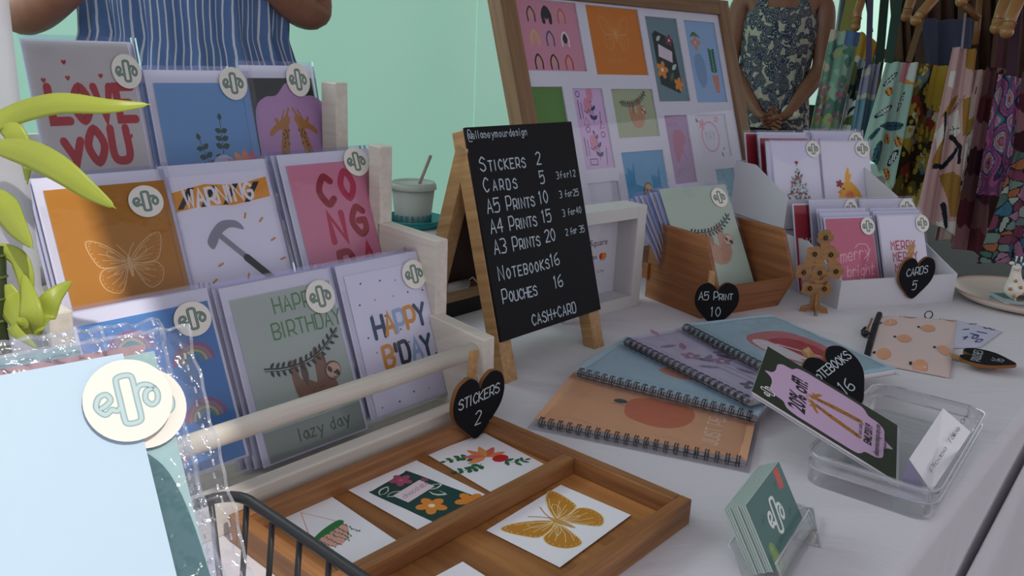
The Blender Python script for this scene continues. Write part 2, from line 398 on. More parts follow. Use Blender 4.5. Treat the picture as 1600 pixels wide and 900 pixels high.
def sprig(mb, pts, n, L, w, m, stem=.6, lean=.9, berry=False):
    P = sm(pts, 8); mb.line(P, stem, m)
    for i in range(n):
        t = (i+.6)/n*(len(P)-2); k = int(t); x, y = P[k]; a = math.atan2(P[k+1][1]-y, P[k+1][0]-x)
        for sg in (1, -1): leaf(mb, x, y, L*(1-.3*i/n), w*(1-.3*i/n), a+sg*lean, m)
    a = math.atan2(P[-1][1]-P[-2][1], P[-1][0]-P[-2][0]); leaf(mb, P[-1][0], P[-1][1], L*.7, w*.7, a, m)
def lotus(mb, x, y, s, c1='#e8936a', c2='#e26f72', c3='#f0a765'):
    for a, c in ((20, c2), (160, c2), (45, c1), (135, c1), (68, c2), (112, c3), (90, c1)):
        leaf(mb, x, y, s, s*.36, math.radians(a), ink(c))
def flower(mb, x, y, r, c, cc='#f2e7d8', n=5, rot=0):
    for i in range(n):
        a = rot+2*math.pi*i/n; mb.ell(x+r*.58*math.cos(a), y+r*.58*math.sin(a), r*.46, r*.34, ink(c), a, 14)
    mb.ell(x, y, r*.34, r*.34, ink(c), n=12); mb.ell(x, y, r*.22, r*.22, ink(cc), n=12)
def heart(mb, x, y, s, m, rot=0):
    pts = [(0, -.5), (.42, -.08), (.5, .2), (.34, .44), (.12, .4), (0, .22), (-.12, .4), (-.34, .44), (-.5, .2), (-.42, -.08)]
    ca, sa = math.cos(rot), math.sin(rot)
    mb.poly([(x+s*(px*ca-py*sa), y+s*(px*sa+py*ca)) for px, py in pts], m)
def sloth(mb, x, y, s, body='#8d6a58', face='#d9b79c', branch='#24382e', limb='#6d5145'):
    """sloth hanging by its arms below a leafy branch; s = body width"""
    old = mb.mv; a = mb._t((x, y)); mb.mv = (a[0], a[1], s*old[2], old[3])
    bz = ink(branch)
    mb.blob([(.30, .62), (.40, .62), (.42, .30), (.55, .05), (.40, -.05), (.26, .15)], ink(limb))
    mb.blob([(-.42, .66), (-.30, .68), (-.26, .30), (-.02, .20), (.10, .02), (0, -.42), (-.30, -.30), (-.42, 0), (-.45, .35)], ink(body))
    mb.blob([(-.40, .02), (-.30, -.36), (-.02, -.50), (.34, -.42), (.56, -.10), (.50, .12), (.28, .18), (.0, .12), (-.22, .1)], ink(body))
    mb.blob([(.16, .80), (.28, .82), (.36, .50), (.46, .30), (.30, .12), (.12, .10), (.12, .3)], ink(body))
    mb.blob([(-.20, .68), (-.12, .68), (-.06, .35), (-.14, .12), (-.22, .3)], ink(limb))
    mb.ell(.52, .28, .21, .20, ink(limb)); mb.ell(.54, .27, .175, .165, ink(face))
    mb.ell(.46, .31, .05, .075, ink('#4a3830'), .5, 12); mb.ell(.63, .20, .05, .075, ink('#4a3830'), .3, 12)
    mb.ell(.56, .22, .032, .026, ink('#2c2220'), 0, 10); mb.line([(.50, .14), (.55, .12), (.59, .14)], .012, ink('#2c2220'))
    rn = random.Random(3)
    for i in range(26):
        t = rn.uniform(-.36, .42); yy = rn.uniform(-.38, .05)
        if (t/.5)**2+((yy+.15)/.32)**2 < .85: mb.line([(t, yy), (t+.04, yy+.012)], .014, ink(limb))
    P = sm([(-1.0, .68), (-.55, .60), (-.05, .62), (.40, .78), (.86, 1.12)], 7)
    mb.line(P, .035, bz); mb.line([(p[0], p[1]-.05) for p in P], .018, bz)
    for i in range(2, len(P)-1, 2):
        q = P[i]; an = math.atan2(P[i+1][1]-q[1], P[i+1][0]-q[0])
        leaf(mb, q[0], q[1], .15, .07, an+1.0, bz); leaf(mb, q[0], q[1]-.04, .15, .07, an-1.1, bz)
    mb.mv = old
def giraffe_pair(mb, x, y, s, c='#b07c35', d='#6e4a20'):
    """two long giraffe necks leaning together; s = height"""
    old = mb.mv; a = mb._t((x, y)); mb.mv = (a[0], a[1], s*old[2], old[3]); m = ink(c)
    for sg in (-1, 1):
        f = lambda P: [(sg*px, py) for px, py in P]
        mb.poly(f([(.06, .46), (.15, .47), (.26, .10), (.34, -.45), (.22, -.50), (.14, -.02)]), m)
        mb.blob(f([(.03, .50), (.10, .42), (.22, .40), (.34, .34), (.35, .39), (.27, .45), (.14, .52), (.07, .56)]), m)
        mb.line(f([(.10, .50), (.03, .62)]), .025, m); mb.line(f([(.16, .50), (.10, .60)]), .02, m)
        leaf(mb, sg*.2, .45, .10, .05, math.radians(60 if sg > 0 else 120), m)
        rn = random.Random(5)
        for i in range(34):
            t = rn.random(); xx = .10+t*.15+rn.uniform(-.03, .05); yy = .40-t*.82
            mb.ell(sg*xx, yy, .014, .018, ink(d), rn.random()*3, 6)
    mb.mv = old
def butterfly(mb, x, y, s, fill=None, edge='#d8b878', lw=.012, dots=True, rot=0):
    old = mb.mv; a = mb._t((x, y)); mb.mv = (a[0], a[1], s*old[2], old[3]+rot); e = ink(edge)
    for sg in (-1, 1):
        f = lambda P: [(sg*px, py) for px, py in P]
        up = sm(f([(.03, .06), (.16, .22), (.34, .36), (.48, .40), (.50, .30), (.45, .12), (.38, .0), (.22, -.02), (.05, 0)]), 5, True)
        lo = sm(f([(.03, 0), (.20, -.03), (.36, -.04), (.43, -.16), (.38, -.32), (.25, -.40), (.16, -.36), (.08, -.18)]), 5, True)
        if fill:
            for P in (up, lo): mb.poly(P, ink(fill)); 
        for P in (up, lo): mb.line(P, lw*1.5, e, closed=True)
        for q in [(.40, .32), (.44, .20), (.40, .10), (.30, .04)]: mb.line(f([(.04, .03), (q[0]*.55, q[1]*.75), (q[0]*.85, q[1])]), lw, e)
        mb.line(sm(f([(.04, .04), (.16, .17), (.26, .22), (.24, .12), (.05, .03)]), 4), lw, e)
        for q in [(.36, -.08), (.38, -.18), (.33, -.29), (.24, -.35), (.16, -.32)]: mb.line(f([(.04, -.02), (q[0]*.5, q[1]*.62), (q[0]*.88, q[1]*.9)]), lw, e)
        mb.line(sm(f([(.05, -.02), (.17, -.07), (.24, -.13), (.14, -.12), (.05, -.04)]), 4), lw, e)
        if dots:
            for i in range(0, len(up), 2):
                px, py = up[i]; 
                if abs(px) > .26: mb.ell(px*.93, py*.93, .009, .009, e, n=6)
            for i in range(0, len(lo), 2):
                px, py = lo[i]
                if py < -.12: mb.ell(px*.92, py*.92, .008, .008, e, n=6)
    mb.ell(0, -.04, .028, .17, ink(fill) if fill else e, n=16); mb.line([(0, .10), (0, -.2)], lw, e)
    for sg in (-1, 1): mb.line(sm([(0, .1), (sg*.05, .2), (sg*.12, .30)]), lw*1.4, ink(fill) if fill else e)
    mb.mv = old
def wreath(mb, x, y, s):
    old = mb.mv; a = mb._t((x, y)); mb.mv = (a[0], a[1], s*old[2], old[3]); g = ink('#2f6a44')
    sprig(mb, [(-.05, .12), (-.20, .30), (-.45, .36)], 4, .13, .09, g, .012); sprig(mb, [(-.1, -.02), (-.30, -.05), (-.52, .04)], 4, .13, .09, g, .012)
    sprig(mb, [(.20, -.12), (.30, -.28), (.46, -.32)], 3, .15, .07, g, .012)
    for i, c in enumerate(['#e58a52', '#dd6b55', '#e99a5e', '#e58a52', '#dc6d6f', '#e99a5e']): leaf(mb, .08, .10, .34, .12, math.radians(-10+i*38), ink(c))
    mb.ell(.22, -.06, .13, .10, ink('#c8262f')); mb.mv = old
ORD = ['first', 'second', 'third', 'fourth', 'fifth', 'sixth', 'seventh', 'eighth']
# ---- card faces, 105 x 148 mm, origin bottom left
def a_love(mb, w, h):
    mb.rect(0, 0, w, h, ink('#c9c5c2')); r = ink('#b3202c')
    letters(mb, 'LOVE', 14, 78, 30, 8.0, r, 1.6); letters(mb, 'yOU', 20, 40, 30, 8.0, r, 2.2)
    for x, y in ((35, 130), (70, 118), (12, 114), (36, 116), (90, 62), (20, 20), (80, 25)): heart(mb, x, y, 5, r)
def a_blue(mb, w, h):
    mb.rect(0, 0, w, h, ink('#6d9fcb')); g = ink('#274d44')
    mb.mv = (4, 22, 1, 0); sprig(mb, [(52, 30), (58, 60), (60, 90)], 6, 10, 7, g, .8, 1.2); sprig(mb, [(44, 30), (40, 50), (34, 72)], 5, 10, 7, g, .8, 1.2); sprig(mb, [(40, 28), (28, 36), (14, 44)], 4, 9, 6, g, .8, 1.2)
    mb.blob([(44, 30), (44, 48), (52, 56), (62, 56), (70, 48), (72, 30)], ink('#c9c8da')); lotus(mb, 82, 32, 30); mb.mv = (0, 0, 1, 0)
    mb.rect(0, 0, w, 40, ink('#4f7fae'))
def a_gir(mb, w, h):
    mb.rect(0, 0, w, h, ink('#22302c'))
    mb.poly(sm([(2, 0), (2, 40), (2, 80), (4, 118), (18, 130), (34, 132), (52, 144), (70, 132), (86, 130), (100, 118), (103, 80), (103, 40), (103, 0)], 5), ink('#bb95bd'))
    giraffe_pair(mb, 50, 62, 92, '#b07a38')
def a_bfly(mb, w, h):
    mb.rect(0, 0, w, h, ink('#b97d14')); butterfly(mb, 56, 70, 66, None, '#e0bc84', .009)
def a_warn(mb, w, h):
    mb.rect(0, 0, w, h, ink('#e4e3ee')); P = [(0, 112), (30, 116), (60, 113), (w, 118), (w, 140), (70, 134), (35, 138), (0, 132)]
    mb.poly(P, ink('#e09a30'))
    for x in (2, 26, 50, 74): mb.poly([(x, 114.5), (x+6, 114.5), (x+22, 135.5), (x+15, 135.5)], ink('#222226'))
    letters(mb, 'WARNING', 12, 116, 16.5, 3.3, ink('#e8e8ee'), 1.15, 0, .03)
    mb.line([(38, 84), (62, 56)], 6, ink('#8f8f9c')); mb.line([(62, 56), (88, 26)], 8, ink('#26262c'))
    mb.blob([(24, 78), (28, 70), (33, 74), (40, 84), (52, 90), (66, 86), (60, 96), (44, 98), (32, 90)], ink('#8f8f9c'))
    for x, y, a in ((70, 98, 1.2), (86, 92, .8), (30, 52, .4), (58, 34, 1.2), (94, 70, .4), (20, 36, .6), (100, 48, .2)):
        mb.line([(x, y), (x+5*math.cos(a), y+5*math.sin(a))], 2.2, ink('#c98a4e'))
def a_congra(mb, w, h):
    mb.rect(0, 0, w, h, ink('#d489a0')); d = ink('#9c2233'); p = ink('#bb3055')
    for t, x, y, m in (('C', 32, 104, d), ('O', 60, 108, p), ('N', 36, 64, p), ('G', 64, 68, d), ('R', 38, 22, d), ('A', 68, 26, p)): letters(mb, t, x, y, 29, 7.5, m)
    for t, x, y, m in (('T', 30, -15, p), ('S', 60, -15, d)): pass
def a_rain(mb, w, h):
    mb.rect(0, 0, w, h, ink('#4d86bf'))
    for cx, cy in ((35, 118), (82, 96), (28, 60), (80, 44), (40, 12)):
        for r, c in ((17, '#a15d84'), (13.5, '#c07f6a'), (10, '#c7b26c'), (6.5, '#5d9a8c')):
            mb.line([(cx+r*math.cos(t), cy+r*math.sin(t)) for t in [math.pi*i/14 for i in range(15)]], 2.4, ink(c))
def a_lazy(mb, w, h):
    mb.rect(0, 0, w, h, ink('#b1bdb3')); g = ink('#5c8a5c')
    letters(mb, 'HAPPY', 40, 128, 14, 1.8, g, 1.5); letters(mb, 'BIRTHDAY', 33, 105, 14, 1.8, g, 1.3)
    sloth(mb, 61, 51, 45); mb.rect(0, 0, w, 27, ink('#8f9a90')); letters(mb, 'lazy day', 33, 10, 11, 1.5, ink('#3b5a40'), 1.6)
def a_bday(mb, w, h):
    mb.rect(0, 0, w, h, ink('#e2e1ee')); rn = random.Random(4)
    for i in range(8):
        for j in range(5):
            x = 10+j*21+(10 if i % 2 else 0)+rn.uniform(-3, 3); y = 10+i*18+rn.uniform(-3, 3)
            if x < w-3: mb.ell(x, y, 1.1, 1.1, ink(rn.choice(['#2f3b52', '#2f3b52', '#b59a86', '#8a8fa0'])), n=8)
    cs = ['#274a63', '#d99a3a', '#9bb6d6', '#d99a3a', '#274a63']
    for i, (t, c) in enumerate(zip('HAPPY', cs)): letters(mb, t, 21+i*14, 78+i*.5, 22, 4.4, ink(c), 1)
    cs = ['#d99a3a', '#2b3547', '#2b3547', '#9bb6d6', '#274a63']; xs = [25, 40, 46, 62, 76]
    for x, t, c in zip(xs, "B'DAY", cs): letters(mb, t, x, 46, 21, 4.4, ink(c), 1)
def a_xtree(mb, w, h):
    mb.rect(0, 0, w, h, ink('#e6e5ee')); rn = random.Random(2)
    for i in range(170):
        t = rn.random()**.6; y = 102-t*78; x = 52+rn.uniform(-1, 1)*(2+t*30); leaf(mb, x, y, 6, 2.6, rn.random()*6.3, ink(rn.choice(['#5f8a70', '#86a594', '#3f6a55', '#a9bdb2'])))
    for i in range(24):
        t = rn.random()**.6; y = 100-t*76; x = 52+rn.uniform(-1, 1)*(2+t*30); heart(mb, x, y, 5, ink('#a32340'))
    heart(mb, 52, 108, 8, ink('#a32340'))
def a_chick(mb, w, h):
    mb.rect(0, 0, w, h, ink('#e7e6ee')); y = ink('#eeb42c')
    mb.blob([(30, 12), (30, 40), (38, 62), (52, 72), (68, 62), (80, 40), (84, 12)], y); leaf(mb, 48, 66, 34, 9, 1.35, y); leaf(mb, 50, 66, 24, 7, 1.1, y)
    mb.ell(54, 42, 9, 10, ink('#e5813c')); mb.ell(42, 56, 2, 2, ink('#332a20')); flower(mb, 34, 66, 8, '#98203a', '#98203a'); mb.poly([(28, 50), (36, 54), (36, 46)], ink('#e5813c'))
def a_red(mb, w, h): mb.rect(0, 0, w, h, ink('#a4202e')); letters(mb, 'HO HO', 14, 70, 20, 3, ink('#e8d9d9'))
def a_mbright(mb, w, h):
    mb.rect(0, 0, w, h, ink('#cf7089')); m = ink('#f3d3da')
    letters(mb, 'merry', 24, 68, 22, 1.3, m, 1.0, .2, .12); letters(mb, '& bright', 12, 40, 20, 1.3, m, .8, .2, .05); mb.line(sm([(76, 72), (88, 84), (86, 98), (68, 100), (60, 94)]), 1.3, m)
def a_mmerry(mb, w, h):
    mb.rect(0, 0, w, h, ink('#e8e7ef'))
    for i in range(4): letters(mb, 'MERRY' if i < 3 else 'XMAS', 22+i*2, 86-i*21, 15, 2.6, ink('#c02a45'), 2.0)
def a_a5(mb, w, h):
    mb.rect(0, 0, w, h, ink('#b9c9b6')); sloth(mb, 88, 92, 56, '#c09a80', '#dcbfa6', '#2c4236', '#a98670')
def a_blank(c):
    def f(mb, w, h): mb.rect(0, 0, w, h, ink(c))
    return f
# ------------------------------------------------------------------ sleeved greeting card
def card(M, art, label, group=None, w=105, h=148, env=(7, 12, 3, 2), stk=None, sd=32, front=True, cat='greeting card', name='greeting_card', envelope=True, sleeve=SLEEVE, fmap=None, flap=10, sleeve_pad=None):
    """local: x right, y up, z out of the face; env = envelope overhang (left, top, right, bottom)"""
    t = thing(name, label, cat, M, group)
    mb = MB(.001, fmap); mb.box(0, 0, -.5, w, h, 0, WHITEP); mb.z0 = .05; mb.zmax = .8
    if art: art(mb, w, h)
    mb.build('card_face', t)
    l, tp, r, b = env
    if envelope:
        e = MB(.001, fmap); e.box(-l, -b, -1.7, w+r, h+tp, -1.2, ink('#dcdce8', .8, .2)); e.box(-l+2, -b, -1.2, w+r-2, h+tp-26, -1.05, ink('#d3d3e0', .8, .2)); e.build('envelope', t)
    if sleeve:
        p = sleeve_pad or (2.5, 4, 2.5, 1.5)
        s = MB(.001, fmap); x0, y0, x1, y1 = -l-p[0], -b-p[3], w+r+p[2], h+tp+p[1]
        n = 8
        def fz(i, j): return 1.35+.25*math.sin(i*9+j*5)*(0 < i < 1)*(0 < j < 1)
        s.grid(lambda i, j: (x0+(x1-x0)*i, y0+(y1-y0)*j, fz(i, j)), n, n, sleeve)
        s.grid(lambda i, j: (x0+(x1-x0)*i, y0+(y1-y0)*j, -2.1), 1, 1, sleeve)
        s.add([(x0, y0, -2.1), (x1, y0, -2.1), (x1, y0, 1.35), (x0, y0, 1.35), (x0, y1, -2.1), (x0, y1, 1.35), (x1, y1, -2.1), (x1, y1, 1.35)], [(0, 1, 2, 3), (0, 3, 5, 4), (1, 6, 7, 2)], sleeve)
        s.rect(x0+1, y1-.3, x1-1, y1+.5, SEAL) if False else None
        so = s.build('plastic_sleeve', t)
        if stk:
            if fmap:
                k = MB(.001, fmap); d = sd
                k.prism([(stk[0]+d/2*math.cos(2*math.pi*i/40), stk[1]+d/2*math.sin(2*math.pi*i/40)) for i in range(40)], 1.7, 2.0, CREAM)
                k.z0 = 2.02; logo(k, stk[0], stk[1], d*.72, LOGOG, LOGOD); k.build('round_sticker', so)
            else: round_sticker(so, stk[0], stk[1], 1.75, sd)
    return t
def chalk_heart(M, s, words, num, label, peg=(0.0, 1), th=5, lw=1.0, textrot=0, peg_y=.32):
    """black heart plaque, tip at local origin, s = width in mm"""
    t = thing('heart_sign', label, 'sign', M)
    pts = sm([(0, 0), (.22, .16), (.44, .40), (.50, .64), (.42, .88), (.22, .97), (.06, .88), (0, .76), (-.06, .88), (-.22, .97), (-.42, .88), (-.50, .64), (-.44, .40), (-.22, .16)], 5, True)
    pts = [(x*s, y*s*.98) for x, y in pts]
    mb = MB(.001); mb.prism(pts, -th*.5, th*.34, MDF)
    n = len(pts); mb.prism([(x*.985, s*.5+(y-s*.5)*.985) for x, y in pts], th*.34, th*.40, ink('#15161a', .85, .15))
    mb.build('heart_plaque', t)
    c = MB(.001); c.z0 = th*.42; ck = ink('#b9c3c9', .95, .1)
    for (txt, x, y, h, r) in words: letters(c, txt, x*s, y*s, h*s, lw*s*.017, ck, 1.2, 0, r, small=True, center=True, jitter=.02)
    letters(c, num, 0, .22*s, .20*s, lw*s*.017, ck, 1.3, 0, textrot, center=True); c.build('chalk_lettering', t)
    px = peg[0]
    for k, (zz, tilt) in enumerate(((-th*.5-4.2, -.03), (-th*.5-9.5, .05))):
        p = MB(.001); p.T = Matrix.Rotation(tilt, 4, 'X'); x0 = px*s-5
        p.prism([(x0, s*peg_y), (x0+10, s*peg_y), (x0+9, s*(peg_y+.86)), (x0+1, s*(peg_y+.86))], zz, zz+3.8, PINE); p.build('peg_jaw', t)
    sp = MB(.001)
    for i in range(4): sp.tube([(px*s-6+.0, s*(peg_y+.45)+1.6*math.cos(a), -th*.5-5+1.6*math.sin(a)) if False else (px*s-5+i*3, s*(peg_y+.45)+2.2*math.cos(a), -th*.5-5+5*math.sin(a)) for a in [2*math.pi*q/12 for q in range(12)]], .5, ink('#9a9a9e', .3, .5, 1), 6, True)
    sp.build('peg_spring', t)
    return t
# ================================================================== SETTING
def noise_grid_slab(name, x0, y0, x1, y1, z, m): pass
mb = MB(); mb.grid(lambda i, j: (-6+16*i, -3+15*j, -.74), 1, 1, cloth('dark_carpet', '#0e0e10', .6, 120)); struct(mb.build('floor'))
# teal film glass wall behind the stalls
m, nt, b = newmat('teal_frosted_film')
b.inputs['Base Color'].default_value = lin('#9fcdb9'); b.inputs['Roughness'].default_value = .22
b.inputs['Emission Color'].default_value = lin('#9ccdb8'); b.inputs['Emission Strength'].default_value = .40  # glow put into the film in place of light from behind
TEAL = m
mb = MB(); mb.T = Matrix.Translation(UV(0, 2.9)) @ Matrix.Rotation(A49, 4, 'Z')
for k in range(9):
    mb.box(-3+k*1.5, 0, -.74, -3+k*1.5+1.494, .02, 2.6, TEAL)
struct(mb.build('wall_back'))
mb = MB(); mb.T = Matrix.Translation(UV(0, 2.9)) @ Matrix.Rotation(A49, 4, 'Z')
mb.box(-3, -.03, -.74, 10.5, 0, -.60, ink('#5f7d74', .4)); struct(mb.build('trim_1'))
# unseen roof added to shade the stall; left edge placed to pass the sun
RFE = .171
mb = MB(); mb.T = Matrix.Rotation(A49, 4, 'Z')
mb.box(RFE, -1.6, 1.55, 7.5, 2.6, 1.57, cloth('shade_roof_canvas', '#d9dbe2', .1, 60)); struct(mb.build('shade_roof'))
# ------------------------------------------------------------------ table and cloth
t = thing('folding_table', 'folding trade table hidden under the white tablecloth', 'table', Matrix.Translation(UV(.6, .75, 0)) @ Matrix.Rotation(A49, 4, 'Z'))
TB = ink('#8d8f94', .5)
mb = MB(); mb.box(-1.45, -.60, -.045, 1.0, .58, -.012, TB); mb.build('tabletop', t, bevel=.006)
for sx in (-1.3, .85):
    for sy in (-.52, .5):
        mb = MB(); mb.tube([(sx, sy, -.74), (sx, sy, -.045)], .014, ink('#55575c', .4, .5, 1)); mb.build('leg', t)
CL = cloth('white_cotton', '#d3cfd4', .25, 420, .92, .35)
U0, U1, V0, V1 = -.95, 1.645, .135, 1.36
mb = MB()
def strip(fn, nu, nv): mb.grid(fn, nu, nv, CL)
R_ = .010
strip(lambda i, j: UV(U0+(U1-U0)*i, V0+R_+(V1-V0-2*R_)*j, 0), 8, 8)
strip(lambda i, j: UV(U0+(U1-U0)*i, V0+R_-R_*math.sin(j*math.pi/2), -R_+R_*math.cos(j*math.pi/2)), 8, 6)
def frontfn(i, j):
    q = j; return UV(U0+(U1-U0)*i, V0-.02*q-(.014*math.sin(i*58)+.006*math.sin(i*131+1))*q**1.6, -R_-.70*q)
strip(frontfn, 300, 16)
strip(lambda i, j: UV(U0+(U1-U0)*i, V1-R_+R_*math.sin(j*math.pi/2), -R_+R_*math.cos(j*math.pi/2)), 8, 6)
strip(lambda i, j: UV(U0+(U1-U0)*i, V1+.02*math.sin(i*50)*j, -R_-.69*j), 120, 6)
strip(lambda i, j: UV(U1+R_*math.sin(j*math.pi/2), V0+R_+(V1-V0-2*R_)*i, -R_+R_*math.cos(j*math.pi/2)), 8, 6)
strip(lambda i, j: UV(U1+R_+(.03+.018*math.sin(i*40))*j, V0+(V1-V0)*i, -R_-.69*j), 80, 12)
tag(mb.build('tablecloth'), 'creased white cotton tablecloth draped over the whole stall table', 'tablecloth')
# loose second layer of cloth at the front, making the dark seam
def skirt(i, j):
    u = U0+(1.60-U0)*i; zt = -.036-.20*min(1.0, max(0, 1.06-u)); k = j
    return UV(u, V0-.006-.03*(.2+.8*k)-(.016*math.sin(i*61+1))*k, zt+(-.71-zt)*k)
mb = MB(); mb.grid(skirt, 200, 10, CL)
tag(mb.build('table_skirt', solid=.002), 'white skirt cloth hanging in front of the tablecloth, past the dark seam', 'table skirt')
# drape on the left
DR = plastic('drape_pvc', '#b9bcc2', .4, .4, .5, 12, .5)
R0 = atd(15, 0, .52); R0.z = 0
dX = Vector((-math.cos(math.radians(12)), -math.sin(math.radians(12)), 0)); dN = Vector((-dX.y, dX.x, 0))
mb = MB(); mb.grid(lambda i, j: R0+dX*(.75*i)+dN*(.016*math.sin(i*34)+.006*math.sin(i*90+j*3))*(.3+i)+EZ*(.006+1.4*j), 120, 14, DR)
tag(mb.build('plastic_drape', solid=.0012), 'cloudy white plastic drape hanging at the far left edge behind the plant', 'drape')
# ================================================================== CARD RACK
RM = Matrix.Rotation(A49, 4, 'Z')
t = thing('card_rack', 'white-washed wooden three-tier rack filled with greeting cards', 'card rack', RM)
ul, ur = .228, .573
for a, nm in ((ur, 'right'), (ul-.02, 'left')):
    mb = MB(); prof = [(.530, 0), (.532, .092), (.604, .100), (.604, .176), (.690, .181), (.690, .262), (.782, .262), (.782, .322), (.825, .322), (.825, 0)]
    # stepped side: three stacked boards
    for (p, q) in (([(.530, 0), (.532, .092), (.612, .099), (.612, .0)], 0), ([(.612, 0), (.606, .099), (.606, .177), (.700, .181), (.700, 0)], 0), ([(.700, 0), (.694, .181), (.694, .262), (.714, .263), (.714, .185), (.735, .160), (.735, .0)], 0), ([(.790, 0), (.790, .322), (.818, .322), (.818, .16), (.866, .15), (.866, 0)], 0), ([(.735, 0), (.735, .16), (.790, .16), (.790, 0)], 0)):
        a_ = a+((.021 if p[0][0] > .78 else .005) if (p[0][0] > .6 and nm == 'right') else 0); mb.prism(p, a_, a_+.0165, RACKY, 'x')
    mb.build('side_panel', t, bevel=.0015)
for (v, z) in ((.545, .077), (.748, .205), (.742, .168)):
    mb = MB(); mb.tube([(ul, v, z), (ur+.004, v, z)], .0085, RACKW, 14); mb.build('rail_dowel', t)
mb = MB(); mb.box(ul, .532, 0, ur, .548, .030, RACKW); mb.build('front_strip', t, bevel=.0015)
for (a, b, z) in ((.548, .655, .001), (.668, .715, .082), (.752, .80, .165)):
    mb = MB(); mb.box(ul, a, z, ur, b, z+.008, RACKW); mb.build('shelf', t, bevel=.001)
for u0 in (.30, .42, .54):
    mb = MB(); mb.box(u0, .872, 0, u0+.03, .882, .27, RACKZ); mb.build('back_slat', t)
mb = MB(); mb.box(ul, .866, .10, ur+.02, .872, .14, RACKW); mb.box(ul, .866, .23, ur+.02, .872, .26, RACKW); mb.build('back_rail', t)
# ---- cards in the rack: (u left, height along slope, v0, lean)
def rack_card(art, u, hb, v0, lean, label, stk, **kw):
    fr = Fr(UV(0, v0), 49, lean); M = fr.M(u, hb, 0, kw.pop('rot', 0))
    return card(M, art, label, stk=stk, **kw), fr
RP = {}
def rack_px(key, art, TLp, TRp, BLp, v0, lean, label, stk=None, hmin=.010, **kw):
    fr = Fr(UV(0, v0), 49, lean); a = fr.px(*TLp); b = fr.px(*TRp); c = fr.px(*BLp)
    W_ = b[0]-a[0]; tp = (a[1]+b[1])/2; hb = max(hmin, c[1]) if key[0] == 'b' else c[1]; Hh = tp-hb; w = kw.get('w', 105)
    RP[key] = (fr, a[0], hb, W_/(w*.001), Hh/.148, kw)
    return card(fr.M(a[0], hb) @ Matrix.Diagonal((W_/(w*.001), Hh/.148, 1, 1)), art, label, stk=stk, **kw)
rack_px('bday', a_bday, (536.7, 431), (662.5, 408), (590, 652), .574, 21, "white spotted card reading happy b'day in mixed coloured capitals", (86, 135))
rack_px('blazy', a_lazy, (358, 467), (514.6, 440), (412, 729), .574, 22, 'pale green happy birthday card with hanging sloth and lazy day caption', (90, 134))
rack_px('brain', a_rain, (118, 505), (325, 475), (190, 780), .574, 22, 'blue rainbow card half hidden behind the plastic-sleeved prints', (88, 134))
rack_px('congra', a_congra, (446, 258), (577, 250), (482, 485), .636, 21, 'pink congrats card with stacked red capital letters', (86, 146))
rack_px('warn', a_warn, (262, 278), (412, 264), (305, 505), .636, 21, 'white card with orange hazard tape reading warning and a hammer')
rack_px('bfly', a_bfly, (67, 297), (256, 282), (122, 545), .636, 21, 'mustard card with a fine white outlined butterfly', (83, 128))
rack_px('lotus', a_blue, (239, 130), (388, 129), (285, 380), .757, 14, 'blue card with dark green leaves and pink lotus flower', (86, 147))
rack_px('gir', a_gir, (386, 122), (486, 122), (425, 370), .757, 14, 'lilac card with two giraffes leaning their heads together', (66, 146), w=86)
rack_px('love', a_love, (36, 66), (198, 66), (85, 330), .757, 14, 'grey love you card with red letters and hearts', (98, 122), env=(2, 2, 3, 2))
# spare copies tucked behind
def spare(key, art, label, group, k, dx=-.005, dz=-.0042):
    fr, x, hb, kx, ky, kw = RP[key]; kw = dict(kw)
    if group: label = ORD[k-1]+' '+label+', from front'
    return card(fr.M(x+dx*k, hb+.001*k, dz*k-.0012) @ Matrix.Diagonal((kx, ky, 1, 1)), art, label, group, **kw)
for k in (1, 2, 3): spare('bday', a_blank('#e2e1ee'), "sleeved card tucked behind the happy b'day card", "cards behind the happy b'day card", k)
for k in (1, 2, 3): spare('blazy', a_blank('#b1bdb3'), 'sleeved card tucked behind the lazy day sloth card', 'cards behind the sloth birthday card', k)
for k in (1, 2): spare('brain', a_blank('#4d86bf'), 'sleeved card tucked behind the blue rainbow card', 'cards behind the rainbow card', k, -.002)
for k in (1, 2): spare('congra', a_blank('#d489a0'), 'sleeved card tucked behind the pink congrats card', 'cards behind the congrats card', k, -.003)
spare('warn', a_blank('#e4e3ee'), 'sleeved envelope card tucked behind the warning card', None, 1, .006)
for k in (1, 2): spare('bfly', a_blank('#b97d14'), 'sleeved card tucked behind the mustard butterfly card', 'cards behind the butterfly card', k, -.002)
for k in (1, 2): spare('lotus', a_blank('#6d9fcb'), 'sleeved card tucked behind the blue lotus card', 'cards behind the lotus card', k, -.011)
spare('gir', a_blank('#bb95bd'), 'sleeved card tucked behind the lilac giraffe card', None, 1, .004)
spare('love', a_blank('#c9c5c2'), 'sleeved card tucked behind the grey love you card', None, 1, .007)
# ================================================================== STICKER TRAY
TR = thing('sticker_tray', 'low bamboo tray with a lengthwise divider holding sticker sheets', 'tray', Matrix.Translation(UV(.288, .287)) @ RM)
TL_, TW, TH = .277, .236, .0226; wt = .011
mb = MB(); mb.box(.004, .004, .002, TL_-.004, TW-.004, .0055, wood('bamboo_floor', '#8f5a2e', '#bd834a', 1, .45, .45)); mb.build('tray_base', TR)
for nm, bx, mt in (('tray_wall', (0, 0, 0, TL_, wt, TH), BAMBOO), ('tray_wall', (0, TW-wt, 0, TL_, TW, TH), BAMBOO), ('tray_wall', (0, wt, 0, wt, TW-wt, TH), BAMBOOY), ('tray_wall', (TL_-wt, wt, 0, TL_, TW-wt, TH), BAMBOOY), ('tray_divider', (wt, .112, .0055, TL_-wt, .124, TH-.001), BAMBOO)):
    mb = MB(); mb.box(*bx, mt); mb.build(nm, TR, bevel=.0012)
